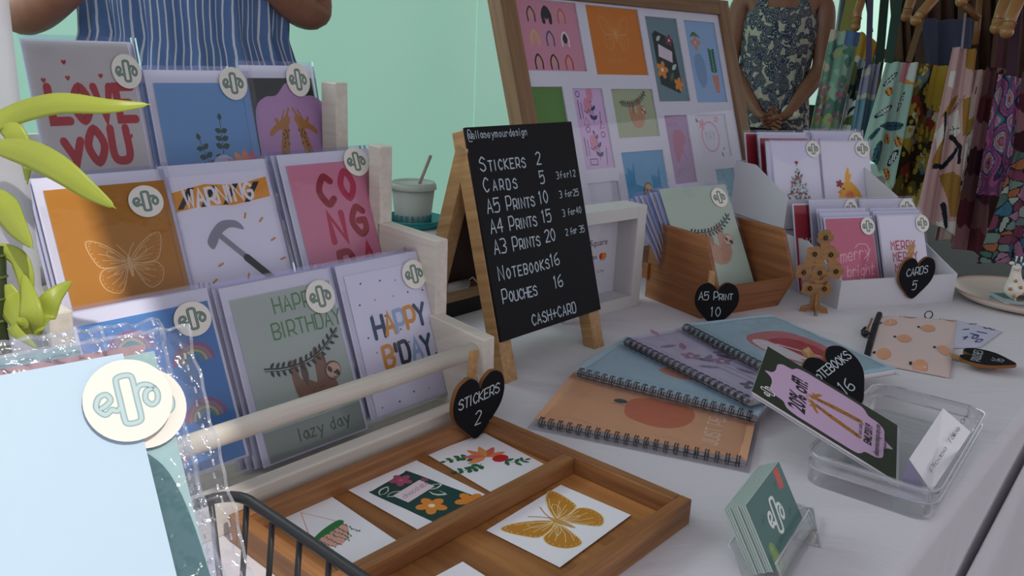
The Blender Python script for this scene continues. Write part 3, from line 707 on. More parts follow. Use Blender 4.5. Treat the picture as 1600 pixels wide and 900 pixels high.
def sticker(ptop, pleft, w, h, art, label, z=.0066, ang=None, k=0):
    """sheet from the pixel of its far corner and left corner"""
    a = onz(*pleft, z); b = onz(*ptop, z); d = b-a; w = d.length*1000; an = math.degrees(math.atan2(d.y, d.x)) if ang is None else ang
    if k == 0: M = flatM(a, an) @ Matrix.Translation((0, -h*.001, 0))
    o = MB(.001); o.T = Matrix.Identity(4); o.box(0, 0, 0, w, h, .35, WHITEP); o.z0 = .38; o.dz = .006; o.zmax = .5
    art(o, w, h); q = o.build('sticker_sheet', None, None); q.matrix_world = M
    return tag(q, label, 'sticker')
def s_pot(o, w, h):
    P = ink('#d99a8c'); g = ink('#2f7a3f')
    o.mv = (-9.4, .2*h+.8, .8, 0); o.line([(18, h-56), (38, h-6), (57, h-46)], 1.0, P)
    o.blob([(19, h-58), (24, h-74), (38, h-78), (52, h-68), (57, h-50)], ink('#e0a79b'))
    o.blob([(17, h-58), (28, h-50), (44, h-44), (58, h-42), (59, h-49), (40, h-55)], g)
    for i in range(4): o.line(sm([(24+i*8, h-57+i*2), (30+i*6, h-68), (34+i*5, h-74)]), .35, P)
    rn = random.Random(1)
    for i in range(7):
        x = 18+i*6.4; y = h-57+i*1.6; P_ = [(x, y)]
        for k in range(7): P_.append((P_[-1][0]+rn.uniform(-.5, 2), P_[-1][1]-rn.uniform(2.5, 4.5)))
        o.line(P_, .4, g)
        for q in P_[1:]: leaf(o, q[0], q[1], 2, 1.2, rn.random()*6, g); leaf(o, q[0], q[1], 2, 1.2, rn.random()*6, g)
def s_note(o, w, h):
    old = o.mv; o.mv = (w*.5, h*.47, 1, .12); g = ink('#1d4540')
    o.blob([(-24, -40), (-25, 0), (-24, 38), (-20, 40), (0, 40), (20, 40), (24, 38), (25, 0), (24, -40), (0, -41)], g, 3)
    flower(o, 8, 33, 10, '#a8506c', '#c66a80'); flower(o, -8, -14, 13, '#e08b33', '#f2e3c8'); flower(o, 18, -34, 13, '#e08b33', '#e08b33')
    for x, y, a in ((-22, 30, .3), (-20, 24, -.3), (8, 2, -1.2), (10, 6, -.3)): leaf(o, x, y, 16, 8, a, ink('#c9d6c8')); leaf(o, x+1, y, 13, 5.5, a, g)
    o.rect(-16, 4, 18, 21, ink('#ead9de')); letters(o, 'chocolate', -13, 10, 6, .5, ink('#8a6a70'), 1, .2)
    for x, y in ((21, 18), (-18, -34)): flower(o, x, y, 3.5, '#a8506c', '#2a4d48')
    o.mv = old
def s_wreath(o, w, h): wreath(o, w*.47, h*.55, w*.9)
def s_bfly(o, w, h): butterfly(o, w*.5, h*.53, 76, '#bf842c', '#e6cf9c', .008, True, .1)
sticker((519, 777), (429, 813), 70, 99, s_pot, 'white sticker sheet with a hanging string-of-pearls planter')
sticker((649, 719), (544, 766), 74, 99, s_note, 'white sticker sheet with a dark green floral notebook cover')
sticker((757, 677), (667, 710), 70, 99, s_wreath, 'white sticker sheet with lotus, red fruit and green sprigs')
sticker((876, 758), (760, 829), 102, 71, s_bfly, 'white sticker sheet with a large mustard butterfly')
q = sticker((723, 878), (630, 928), 99, 70, lambda o, w, h: None, 'mostly hidden white sticker sheet at the near end of the tray')
chalk_heart(Fr(UV(.538, .506, .0080), 49, -3).M(), 70, [('Stickers'.upper(), 0, .56, .15, .06)], '2', 'black heart plaque reading stickers 2, standing in the tray corner', (-.05, 1), lw=1.1, peg_y=.40)
# ================================================================== CHALKBOARD
B = Fr(UV(.673, .586, 0), 49, 16)
t = thing('chalkboard_stand', 'black a-frame chalkboard price list with pine legs', 'chalkboard', B.M())
iB = B.M().inverted()
bw = .192
for x in (0, bw-.021):
    mb = MB(); mb.box(x, 0, -.020, x+.021, .290, -.002, PINE); mb.build('leg', t, bevel=.001)
mb = MB(); mb.box(.0215, .268, -.020, bw-.0215, .290, -.002, PINEX); mb.build('top_rail', t)
mb = MB(); mb.box(.001, .049, -.002, bw, .292, .0015, ink('#14151a', .75, .25)); mb.build('writing_panel', t)
ck = ink('#b4c2cc', .95, .1)
mb = MB(.001); mb.z0 = 1.62; mb.dz = .004; mb.zmax = .5
def fit(txt, x, y, h, wd, lw, small=False, rot=0, jit=.03):
    n_ = len(txt)-1; w0 = twidth(txt, h, 0)
    if small: w0 = sum((NARROW.get(c.upper() if c.islower() else c, 4))*(.74 if c.islower() else 1) for c in txt)*h/6*.82; n_ = sum((.74 if c.islower() else 1) for c in txt[:-1])
    sp = (wd-w0)/(n_*h/6*.82); letters(mb, txt, x, y, h, lw, ck, sp, 0, rot, small=small, jitter=jit)
fit('@ellaseymourdesign', 3, 279, 8.5, 100, .9)
for a, wd, b_, c_, y, nx in (('Stickers', 77, '2', '', 242, 112), ('Cards', 56, '5', '3for12', 219, 113), ('A5 Prints', 82, '10', '3 for25', 195, 107), ('A4 Prints', 80, '15', '3 for40', 172, 107), ('A3 Prints', 80, '20', '2 for 35', 148, 105), ('Notebooks', 90, '16', '', 118, 109), ('Pouches', 60, '16', '', 91, 109)):
    fit(a, 14, y, 15.5, wd, 1.6, True, -.01)
    letters(mb, b_, nx, y+1, 14.5, 1.6, ck, 1.4)
    if c_: fit(c_, 145, y+4, 8, 38, 1.0)
fit('CASH+CARD', 57, 56, 12.5, 84, 1.6, rot=.0)
mb.build('chalk_lettering', t)
# back half leans the other way
def backM():
    Q = UV(.673, .586+.162, 0); X = EU; Y = (-EV*math.sin(math.radians(16))+EZ*math.cos(math.radians(16))); Z = X.cross(Y)
    return iB @ Matrix(((X.x, Y.x, Z.x, Q.x), (X.y, Y.y, Z.y, Q.y), (X.z, Y.z, Z.z, Q.z), (0, 0, 0, 1)))
bm_ = backM()
for x in (0, bw-.021):
    mb = MB(); mb.T = bm_; mb.box(x, 0, -.004, x+.021, .272, .015, PINE); mb.build('back_leg', t, bevel=.001)
mb = MB(); mb.T = bm_; mb.box(.022, .262, -.004, bw-.022, .272, .015, PINEX); mb.box(.012, .075, -.001, bw-.012, .285, .002, ink('#4a3931', .8, .2)); mb.build('back_panel', t)
mb = MB(); mb.T = bm_; mb.box(.021, .066, .0, bw-.021, .082, .014, PINEX); mb.build('bottom_rail', t)
mb = MB(); mb.T = bm_; mb.tube([(.06, .088, .01), (.06, .10, .018), (.07, .09, .03), (.075, .07, .05)], .0012, ink('#c9c2b8')); mb.tube([(.024, .088, .012), (.06, .088, .012)], .006, ink('#b6b0ae')); mb.build('chain_cord', t)
t = thing('cash_box', 'low black box lying in the shadow behind the chalkboard', 'box', Matrix.Translation(UV(.70, .80)) @ RM)
mb = MB(); mb.box(0, 0, 0, .20, .11, .034, ink('#141417', .6)); mb.build('box_body', t, bevel=.003); mb = MB(); mb.box(-.002, -.002, .0345, .202, .112, .045, ink('#1a1a1e', .5)); mb.build('box_lid', t, bevel=.002)
# ================================================================== WHITE BOX FRAME (card payments)
Q = Fr(onz(998, 478), 42, 0)
t = thing('box_frame', 'white deep box frame showing accepted card payment marks', 'picture frame', Q.M())
WF = ink('#c9c8c6', .5, .35); fw, fh, fd, rr = .158, .155, .044, .0185
for nm, bx in (('frame_side', (-fw, 0, -fd, -fw+.0185, fh, 0)), ('frame_side', (-rr, 0, -fd, 0, fh, 0)), ('frame_side', (-fw+rr, 0, -fd, -rr, .0185, 0)), ('frame_side', (-fw+rr, fh-rr, -fd, -rr, fh, 0))):
    mb = MB(); mb.box(*bx, WF); mb.build(nm, t, bevel=.001)
mb = MB(.001); mb.box(-fw*1000+18, 18, -fd*1000+2, -18, fh*1000-18, -fd*1000+6, ink('#d8d8dd', .7)); mb.z0 = -fd*1000+6.1
dk = ink('#1d1d22'); printed(mb, 'Square', -77, 93, 14, dk); mb.blob([(-95, 94), (-95, 104), (-93, 106), (-84, 106), (-82, 104), (-82, 94), (-84, 92), (-93, 92)], dk, 3)
mb.blob([(-91, 97), (-91, 101), (-86, 101), (-86, 97)], ink('#d8d8dd'), 3)
printed(mb, 'VISA', -74, 73, 7.5, ink('#24305e'), bold=.02); mb.ell(-50, 76, 5, 5, ink('#c9342b')); mb.ell(-44, 76, 5, 5, ink('#e08a32')); mb.rect(-53, 69.5, -42, 70.3, ink('#70707a'))
mb.line([(-80, 49), (-66, 49), (-66, 58), (-80, 58)], .5, dk, True); printed(mb, 'Pay', -78, 51, 5, dk); printed(mb, 'G Pay', -58, 51, 7, ink('#55585f'))
mb.build('backing_card', t)
mb = MB(); mb.box(-fw+.0187, .0187, -.006, -.0187, fh-.0187, -.0048, GLASS); mb.build('glass_pane', t)
# ================================================================== LARGE MULTI PICTURE FRAME
G = Fr(UV(1.2, .8, 0), 43, 19)
t = thing('display_frame', 'large oak frame with many small art prints in a white mount', 'picture frame', G.M())
x0, x1, y0, y1 = -172, 476, 2, 505
for nm, bx, mt in (('frame_side', (x0, y0, -22, x0+35, y1, 8), OAK), ('frame_side', (x1-35, y0, -22, x1, y1, 8), OAK), ('frame_side', (x0+35, y0, -22, x1-35, y0+32, 8), OAKX), ('frame_side', (x0+35, y1-30, -22, x1-35, y1, 8), OAKX)):
    mb = MB(.001); mb.box(*bx, mt); mb.build(nm, t, bevel=.001)
HOLES = dict(pink=(-132, 352, 13, 472), orange=(37, 347, 181, 471), green=(-133, 190, -57, 325), chalk=(199, 297, 297, 460), lblue=(319, 294, 425, 459), pat=(-34, 181, 43, 322), sl=(66, 232, 184, 321),
  pur=(205, 138, 277, 270), yay=(302, 183, 407, 269), blue=(63, 70, 184, 206), wht=(-37, 50, 42, 157), teal=(340, 50, 406, 158), gr2=(-133, 50, -57, 170), ros=(205, 50, 320, 120))
xs = sorted({x0+34, x1-34} | {a for h_ in HOLES.values() for a in (h_[0], h_[2])}); ys = sorted({y0+31, y1-29} | {a for h_ in HOLES.values() for a in (h_[1], h_[3])})
mb = MB(.001); MT = ink('#dcdbe4', .8, .2)
inside = lambda a, b: any(h_[0] < a < h_[2] and h_[1] < b < h_[3] for h_ in HOLES.values())
for i in range(len(xs)-1):
    for j in range(len(ys)-1):
        cx, cy = (xs[i]+xs[i+1])/2, (ys[j]+ys[j+1])/2
        if not inside(cx, cy): mb.add([(xs[i], ys[j], 0), (xs[i+1], ys[j], 0), (xs[i+1], ys[j+1], 0), (xs[i], ys[j+1], 0)], [(0, 1, 2, 3)], MT)
for a, b_, c_, d_ in HOLES.values():
    for p, q_ in (((a, b_), (c_, b_)), ((c_, b_), (c_, d_)), ((c_, d_), (a, d_)), ((a, d_), (a, b_))): mb.add([(*p, 0), (*q_, 0), (*q_, -2.5), (*p, -2.5)], [(0, 1, 2, 3)], MT)
mb.build('white_mount', t)
mb = MB(.001); mb.box(x0+30, y0+28, -8, x1-30, y1-26, -5, ink('#6d5a48')); mb.build('backing_board', t)
def gp(k, fn):
    a, b_, c_, d_ = HOLES[k]; o = MB(.001); o.T = Matrix.Translation((a*.001, b_*.001, -.0035)); o.box(-3, -3, -1, c_-a+3, d_-b_+3, 0, WHITEP); o.z0 = .1; o.zmax = .8; fn(o, c_-a, d_-b_); o.build('art_print', t)
def p_hair(o, w, h):
    o.rect(0, 0, w, h, ink('#cf8f9f')); cs = ['#4a3a40', '#2c282c', '#c2605c', '#d9b568', '#3c4a94', '#e0dcd8', '#2c282c', '#2c282c', '#c03a3c']
    for i, c in enumerate(cs):
        x = 34+(i % 3)*36; y = h-22-(i//3)*40
        o.line(sm([(x-8, y-14), (x-8, y), (x, y+10), (x+8, y), (x+8, y-14)]), 3.2 if i != 1 else 8, ink(c)); o.blob([(x-6, y-2), (x, y+8), (x+6, y-2), (x, y-10)], ink('#cf9a8c' if i not in (1, 5) else '#2c282c'))
gp('pink', p_hair)
gp('orange', lambda o, w, h: (o.rect(0, 0, w, h, ink('#d07a22')), butterfly(o, w*.5, h*.62, 78, None, '#dba05c', .008), letters(o, 'monarch', 40, 22, 11, .7, ink('#dba05c'))))
def p_choc(o, w, h):
    o.rect(0, 0, w, h, ink('#6f8a90')); o.poly([(18, 34), (16, 130), (26, 138), (78, 122), (84, 30), (74, 16)], ink('#22302e')); flower(o, 30, 62, 17, '#d98a3a'); flower(o, 74, 34, 14, '#e08b33', '#e08b33'); flower(o, 66, 120, 12, '#7a3a44')
    o.poly([(26, 88), (66, 76), (70, 98), (30, 112)], ink('#d8cad2')); leaf(o, 60, 62, 20, 9, .6, ink('#b9c9be')); leaf(o, 26, 118, 18, 8, .6, ink('#b9c9be')); leaf(o, 50, 40, 22, 10, .9, ink('#4a6a55'))
gp('chalk', p_choc)
def p_clip(o, w, h):
    o.rect(0, 0, w, h, ink('#93b4d8')); o.blob([(18, 90), (20, 50), (34, 30), (50, 44), (52, 80), (40, 100)], ink('#7c9cc0')); flower(o, 32, 122, 16, '#c98a74', '#d8b8a4', 4); o.blob([(16, 132), (30, 144), (50, 132), (30, 136)], ink('#3f7a4f'))
    for k in range(8): leaf(o, 80, 62+k*6, 13, 7, .5, ink('#2f6a44')); leaf(o, 80, 62+k*6, 13, 7, 2.6, ink('#2f6a44'))
    o.poly([(70, 56), (92, 56), (88, 20), (76, 20)], ink('#c9866e'))
gp('lblue', p_clip)
def p_olive(o, w, h): o.rect(0, 0, w, h, ink('#5f8a44')); o.blob([(30, 12), (26, 30), (36, 44), (50, 36), (48, 16)], ink('#4a6a38')); leaf(o, 38, 40, 26, 9, 1.4, ink('#7aa055'))
gp('green', p_olive)
def p_pat(o, w, h):
    o.rect(0, 0, w, h, ink('#d8b6dc')); n = ink('#28386e')
    for y in (30, 95): sprig(o, [(44, y-14), (46, y+8), (40, y+30)], 3, 13, 7, n, 1.4, .8); o.ell(34, y+16, 9, 15, ink('#d98ca0')); o.line([(12, y-6), (12, y+26)], 2, n); o.line([(19, y-6), (19, y+22)], 1.5, n); o.line([(60, y-24), (64, y+6)], 1.5, n); o.line([(24, y+8), (30, y+4), (36, y+10), (42, y+4)], 1.5, n)
    for x, y in ((26, 70), (62, 60), (14, 132)): o.line([(x+5*math.cos(k*.6), y+5*math.sin(k*.6)) for k in range(10)], 1.5, n, True)
    o.line([(18, 78), (26, 92), (32, 78)], 1.3, ink('#c0607c'), True); o.line([(56, 70), (64, 84), (70, 72)], 1.3, ink('#c0607c'), True); o.ell(44, 132, 8, 13, ink('#d98ca0')); o.line([(18, 8), (36, 8), (36, 18), (18, 18)], 1.5, n, True)
gp('pat', p_pat)
gp('sl', lambda o, w, h: (o.rect(0, 0, w, h, ink('#a9b48e')), sloth(o, 62, 38, 42, '#b98a66', '#d9b48e', '#2c3f34', '#a07454')))
def p_lady(o, w, h): o.rect(0, 0, w, h, ink('#a884ac')); o.blob([(18, 60), (22, 96), (34, 104), (52, 100), (58, 80), (46, 70), (52, 44), (40, 60), (26, 40)], ink('#b2607e')); letters(o, 'girl', 16, 20, 14, 1, ink('#7a5a84'), 1, .3); letters(o, 'power', 12, 112, 9, .8, ink('#7a5a84'))
gp('pur', p_lady)
def p_yay(o, w, h):
    o.rect(0, 0, w, h, ink('#d5d3df')); o.line([(46+28*math.cos(k*.35), 42+30*math.sin(k*.35)) for k in range(18)], 3.4, ink('#d58c9a'), True); letters(o, 'YAY', 28, 36, 17, 1.6, ink('#8a9aa0'), 1.2)
    flower(o, 24, 68, 11, '#d99aa4', '#c9808c'); flower(o, 74, 76, 8, '#d9a0a4'); leaf(o, 12, 72, 12, 6, 2.4, ink('#3c5a5a')); leaf(o, 76, 10, 13, 5, 5, ink('#3c3a44')); leaf(o, 80, 14, 12, 5, .4, ink('#d58c9a'))
gp('yay', p_yay)
gp('blue', lambda o, w, h: (o.rect(0, 0, w, h, ink('#4f9cc6')), o.blob([(52, 20), (46, 50), (54, 76), (72, 76), (80, 50), (76, 20)], ink('#6d5a44')), o.ell(64, 62, 11, 13, ink('#b59a76')), o.ell(59, 62, 3, 4, ink('#4a3a30')), o.ell(70, 62, 3, 4, ink('#4a3a30'))))
gp('wht', lambda o, w, h: (o.rect(0, 0, w, h, ink('#d0cedb')), o.blob([(14, 40), (24, 66), (46, 70), (62, 50), (58, 30), (30, 26)], ink('#6a7cae'))))
gp('teal', lambda o, w, h: (o.rect(0, 0, w, h, ink('#3fa0b8')), sprig(o, [(30, 20), (34, 60), (30, 90)], 4, 12, 6, ink('#2c6a80'))))
gp('gr2', a_blank('#c9b08a')); gp('ros', a_blank('#c98a94'))
mb = MB(.001); mb.box(x0+34, y0+31, 2.4, x1-34, y1-29, 3.4, GLASS); mb.build('glass_pane', t)
# ================================================================== BAMBOO A5 PRINT BOX
Bm = Matrix.Translation((.275, 1.174, 0)) @ Matrix.Rotation(math.radians(32), 4, 'Z')
t = thing('print_box', 'bamboo desk box with slanted sides holding a5 prints', 'box', Bm)
pr = [(0, 0), (-.026, .052), (.006, .121), (.123, .121), (.124, 0)]
for x in (0, .158):
    mb = MB(); mb.prism(pr, x, x+.007, BAMBOOB, 'x'); mb.build('side_panel', t, bevel=.0008)
mb = MB(); mb.prism([(0, 0), (-.026, .052), (-.019, .052), (.007, 0)], .007, .158, wood('bamboo_front', '#7c4c2b', '#a4693b', 0), 'x'); mb.build('front_panel', t)
mb = MB(); mb.box(.007, .007, 0, .158, .124, .005, BAMBOOB); mb.build('box_base', t)
mb = MB(); mb.box(.007, .117, .005, .158, .124, .118, BAMBOOB); mb.build('back_panel', t)
mb = MB(); mb.box(-.004, .118, .03, 0, .130, .055, BAMBOOB); mb.build('drawer_knob', t)
b0 = Fr(Vector((.275, 1.174, 0))+Vector((-math.sin(math.radians(31)), math.cos(math.radians(31)), 0))*.03, 31, 25)
def quad(TLp, TRp, BRp, BLp, w, h, nrm):
    def f(p):
        x = p.x/(w*.001); y = p.y/(h*.001); a = BLp.lerp(BRp, x); b = TLp.lerp(TRp, x); return a.lerp(b, y) + nrm*p.z
    return f
TLp = b0.P+b0.X*-.004+b0.Y*.190; TRp = b0.P+b0.X*.131+b0.Y*.192; BRp = b0.P+b0.X*.152+b0.Y*.010; BLp = b0.P+b0.X*.020+b0.Y*.010
card(None, a_a5, 'pale green a5 print of a sloth on a vine, front of the bamboo box', w=148, h=210, env=(2, 3, 2, 1), stk=(124, 186), sd=36, name='art_print', cat='art print', fmap=quad(TLp, TRp, BRp, BLp, 148, 210, b0.Z), envelope=False)
for k in range(1, 7):
    dz = b0.Z*-.006*k + b0.X*(-.005*k) + b0.Y*(.001*(k % 3))
    rr_ = random.Random(k); c = ['#cfd0e2', '#aebfdc', '#c9c9d8', '#9fb2d4', '#d6d6e2', '#cfd0e2', '#bcc6de'][k]
    card(None, a_blank(c), ORD[k-1]+' sleeved a5 print behind the sloth print, from front', 'a5 prints behind the sloth print', w=148, h=206, env=(2, 3, 2, 1), name='art_print', cat='art print', envelope=False,
         fmap=quad(TLp+dz, TRp+dz*1.0, BRp+b0.Z*-.006*k-b0.X*.003*k, BLp+b0.Z*-.006*k, 148, 210, b0.Z))
chalk_heart(Fr((.289, 1.140, .001), 8, 6).M(), 66, [('A5 Print', 0, .58, .17, .0)], '10', 'black heart plaque reading a5 print 10, against the bamboo box', (-.10, 1), lw=1.0)
# ================================================================== WHITE CARD BOXES
CB = Matrix.Translation(onz(1308, 484)) @ Matrix.Rotation(math.radians(20.3), 4, 'Z')
WC = ink('#c6c5cb', .6, .3); WCI = ink('#b9b8c0', .7, .2)
def tray_box(name, label, y, z0, prof, W_, fh_):
    t = thing(name, label, 'box', CB)
    for x in (0, W_-.003):
        mb = MB(); mb.prism([(a+y, b_+z0) for a, b_ in prof], x, x+.003, WC, 'x'); mb.build('side_panel', t)
    mb = MB(); mb.box(.003, y, z0+.0, W_-.003, y+.003, z0+fh_, WC); mb.build('front_panel', t)
    D = prof[-1][0]; mb = MB(); mb.box(.003, y+.003, z0, W_-.003, y+D, z0+.003, WCI); mb.build('box_base', t)
    mb = MB(); mb.box(.003, y+D-.003, z0+.003, W_-.003, y+D, z0+prof[-2][1], WC); mb.build('back_panel', t)
    return t
tray_box('card_box', 'low white card box at the front of the stepped display', 0, 0, [(0, 0), (0, .046), (.09, .088), (.148, .088), (.148, 0)], .232, .046)
tray_box('card_box', 'upper white card box raised behind the low white box', .152, .094, [(0, 0), (0, .052), (.10, .094), (.158, .094), (.158, 0)], .232, .050)
mb = MB(); mb.T = CB; mb.box(.006, .154, 0, .226, .306, .092, WC); tag(mb.build('riser_box'), 'plain white riser box underneath the upper white card box', 'box')
def box_card(art, TLpx, TRpx, y, lean, hb, label, group=None, stk=None, w=105, h=148, sd=32, **kw):
    fr = Fr(CB @ Vector((0, y, 0)), 20.3, lean); a = fr.px(*TLpx); b_ = fr.px(*TRpx); W_ = b_[0]-a[0]; k = W_/(w*.001)
    hh = (a[1]+b_[1])/2-hb
    M = fr.M(a[0], hb) @ Matrix.Diagonal((k, hh/(h*.001), 1, 1))
    return card(M, art, label, group, w, h, kw.pop('env', (2, 3, 2, 1)), stk, sd, **kw)
box_card(a_mbright, (1289, 341), (1362, 341), .022, 22, .006, 'pink merry and bright card at the front of the low white box', stk=(92, 132))
box_card(a_mmerry, (1372, 338), (1440, 336), .022, 22, .006, 'white card repeating merry in red letters in the low box', stk=(102, 132))
box_card(a_xtree, (1205, 223), (1277, 221), .175, 20, .104, 'white card with a leafy christmas tree in the upper box', stk=(92, 134))
box_card(a_chick, (1281, 222), (1356, 222), .175, 20, .104, 'white card with a yellow bird in the upper box', stk=(90, 134))
CR = plastic('clear_sleeve_film', '#f3f4fb', .07, .9, .18, 22, .035)
for i, (a, b_, y) in enumerate((((1283, 334), (1358, 334), .030), ((1278, 328), (1352, 328), .038), ((1366, 332), (1436, 331), .030), ((1362, 327), (1432, 327), .038))):
    box_card(a_blank('#d9d8e6'), a, b_, y, 22, .006, ['sleeved card directly behind the pink merry and bright card', 'second sleeved card behind the pink merry and bright card', 'sleeved card directly behind the red merry card', 'second sleeved card behind the red merry card'][i])
box_card(a_red, (1240, 320), (1310, 320), .085, 18, .006, 'deep red card in a sleeve at the left back of the low box')
box_card(a_blank('#d6d6e2'), (1266, 314), (1336, 314), .078, 18, .006, 'sleeved white card behind the others in the low box, left of two', stk=(92, 134))
box_card(a_blank('#d6d6e2'), (1345, 313), (1425, 313), .078, 18, .006, 'sleeved white card behind the others in the low box, right of two', stk=(92, 134))
box_card(a_red, (1187, 216), (1262, 216), .205, 18, .104, 'bright red card in the upper box behind the tree card')
box_card(a_red, (1165, 210), (1238, 209), .240, 18, .104, 'darker red card at the far left back of the upper box')
for i, (a, b_, y) in enumerate((((1198, 224), (1270, 222), .184), ((1185, 209), (1258, 209), .222), ((1258, 206), (1334, 207), .250), ((1270, 208), (1345, 209), .230))):
    box_card(a_blank('#d9d8e6'), a, b_, y, 18, .104, ['sleeved card directly behind the christmas tree card', 'pale sleeved card between the two red cards', 'pale sleeved card at the right back of the upper box', 'pale sleeved card behind the yellow bird card'][i], stk=(92, 134) if i == 3 else None)
hf = Fr(CB @ Vector((0, -.0035, 0)), 20.3, -2)
chalk_heart(hf.M(.139, .011), 72, [('CARDS', 0, .56, .17, .12)], '5', 'black heart plaque reading cards 5, pegged to the low white box', (-.18, 1), lw=1.1, peg_y=.36)
# ================================================================== NOTEBOOKS
COILM = ink('#4a4c55', .3, .5, .9)
def notebook(px0, px1, z, art, label, tilt=0, cover='#dfa983', bag=True):
    """px0/px1: pixels of the two ends of the bound edge on the cover"""
    th = .0075; a = onz(*px0, z+th); b = onz(*px1, z+th); d = b-a; an = math.degrees(math.atan2(d.y, d.x))
    M = Matrix.Translation((a.x, a.y, z)) @ Matrix.Rotation(math.radians(an), 4, 'Z') @ Matrix.Rotation(math.radians(tilt), 4, 'X')
    t = thing('notebook', label, 'notebook', M)
    mb = MB(.001); mb.box(1, 9, 1.0, 209, 146, 6.6, ink('#d9d9e0', .8)); mb.build('pages', t)
    mb = MB(.001); mb.box(0, 4, 6.8, 210, 148, 7.5, ink(cover)); mb.z0 = 7.53; mb.zmax = .3; mb.dz = .006; art(mb, 210, 148); mb.build('front_cover', t)
    mb = MB(.001); mb.box(0, 4, .3, 210, 148, .9, ink('#b9b3b0')); mb.build('back_cover', t)
    mb = MB(.001)
    for i in range(21):
        for dx in (0, 2.6):
            x = 7+i*9.7+dx
            mb.tube([(x, 3.5+5.6*math.cos(q), 5.2+5.0*math.sin(q)) for q in [math.pi*(-.85+1.45*k/11) if False else 2*math.pi*k/12 for k in range(12)]], .55, COILM, 5, True)
    mb.build('spiral_binding', t)
    mb = MB(.001)
    mb.tube([(5, -2, 5), (205, -2, 5)], .5, COILM, 5)
    mb.build('binding_wire', t)
    def top(i, j):
        x = -4+218*i; y = -7+158*j; e = min(i, 1-i, j, 1-j); k = min(1, e*14)
        zz = 11.5*k if y < 10 else 9.0*k
        return (x, y, .8+zz+.5*math.sin(i*31+j*9)*k+.35*math.sin(j*47+i*13)*k)
    mb = MB(.001); mb.grid(top, 34, 26, plastic('notebook_bag', '#ffffff', .12, .5, .5, 34, .02)); mb.grid(lambda i, j: (-4+218*i, -7+158*j, .15), 1, 1, SLEEVE); mb.build('clear_bag', t)
    return t
def n_peach(o, w, h):
    o.blob([(78, 72), (80, 96), (98, 108), (112, 104), (130, 108), (146, 96), (150, 72), (140, 48), (120, 38), (100, 42), (84, 52)], ink('#cf7656'))
    o.line([(62, 78), (80, 76)], 1.2, ink('#8a5a3e')); o.ell(70, 86, 7.5, 6, ink('#3e4c48'))
    letters(o, 'JUST PEACHY', 180, 22, 15, 1.4, ink('#f0d9c8'), 1.0, 0, math.pi/2)
def n_blue(o, w, h): o.rect(0, 12, w, h, ink('#aec6d6')); o.blob([(80, 60), (90, 80), (120, 84), (130, 64), (110, 50)], ink('#c9907c')); leaf(o, 90, 78, 26, 11, .5, ink('#6f9080')); o.ell(150, 100, 16, 10, ink('#8fb0c4'))
def n_purple(o, w, h):
    o.rect(0, 12, w, h, ink('#c4bad3')); rn = random.Random(8)
    for i in range(26):
        x, y = rn.uniform(8, 200), rn.uniform(16, 140); c = rn.choice(['#a17a98', '#8f7aa0', '#cfc4da', '#b58aa0', '#6a6078'])
        if i % 3: leaf(o, x, y, 26, 9, rn.random()*6, ink(c))
        else: flower(o, x, y, 12, c, '#d8c8d8')
    for i in range(8): y = 40+i*10; o.line([(120, y), (190, y+2)], .8, ink('#5c5468'))
def n_santa(o, w, h):
    o.rect(0, 12, w, h, ink('#a3bccb')); o.blob([(60, 60), (62, 110), (110, 124), (160, 110), (168, 70), (150, 44), (90, 40)], ink('#c46a70'))
    o.blob([(84, 70), (92, 104), (140, 108), (150, 84), (130, 66)], ink('#b02430')); o.blob([(80, 48), (86, 66), (150, 70), (158, 56), (120, 42)], ink('#dcd3da')); o.poly([(150, 60), (190, 50), (192, 66), (154, 74)], ink('#c39348')); o.line([(100, 70), (150, 90)], 3, ink('#e6e0e6'))
notebook((833, 656), (1164, 721), .0005, n_peach, 'peach notebook with an orange fruit cover, nearest of the notebooks')
notebook((896, 578), (1168, 647), .010, n_blue, 'pale blue spiral notebook lying across the peach notebook', cover='#aec6d6')
notebook((972, 529), (1162, 622), .020, n_purple, 'lilac patterned spiral notebook between the two blue notebooks', cover='#b9aec9')
notebook((1064, 507), (1228, 592), .029, n_santa, 'grey-blue notebook with a red picture on the cover, farthest back', cover='#93acb9')
nh = Fr(onz(1340, 636, .030), 12, 50)
chalk_heart(nh.M(0, 0, .006, 24), 70, [('NoTEBOOKS', .02, .60, .14, .10)], '16', 'black heart plaque reading notebooks 16, leaning on the rear notebook', (-.06, 1), lw=1.0, peg_y=.25)
# ================================================================== LEAFLETS IN ACRYLIC TRAY
L0 = onz(1400, 752, .020); L1 = onz(1440, 690, .020); Hn = onz(1172, 610, .080); Hf = onz(1237, 566, .080)
up_ = ((Hn+Hf)-(L0+L1)).normalized(); xx = (L1-L0); xx = (xx-up_*xx.dot(up_)).normalized(); nz = up_.cross(xx)*-1
if nz.z < 0: nz = -nz
LX = -xx   # text reads with its foot towards the box; local x
LMx = Matrix(((xx.x, up_.x, nz.x, L0.x), (xx.y, up_.y, nz.y, L0.y), (xx.z, up_.z, nz.z, L0.z), (0, 0, 0, 1)))
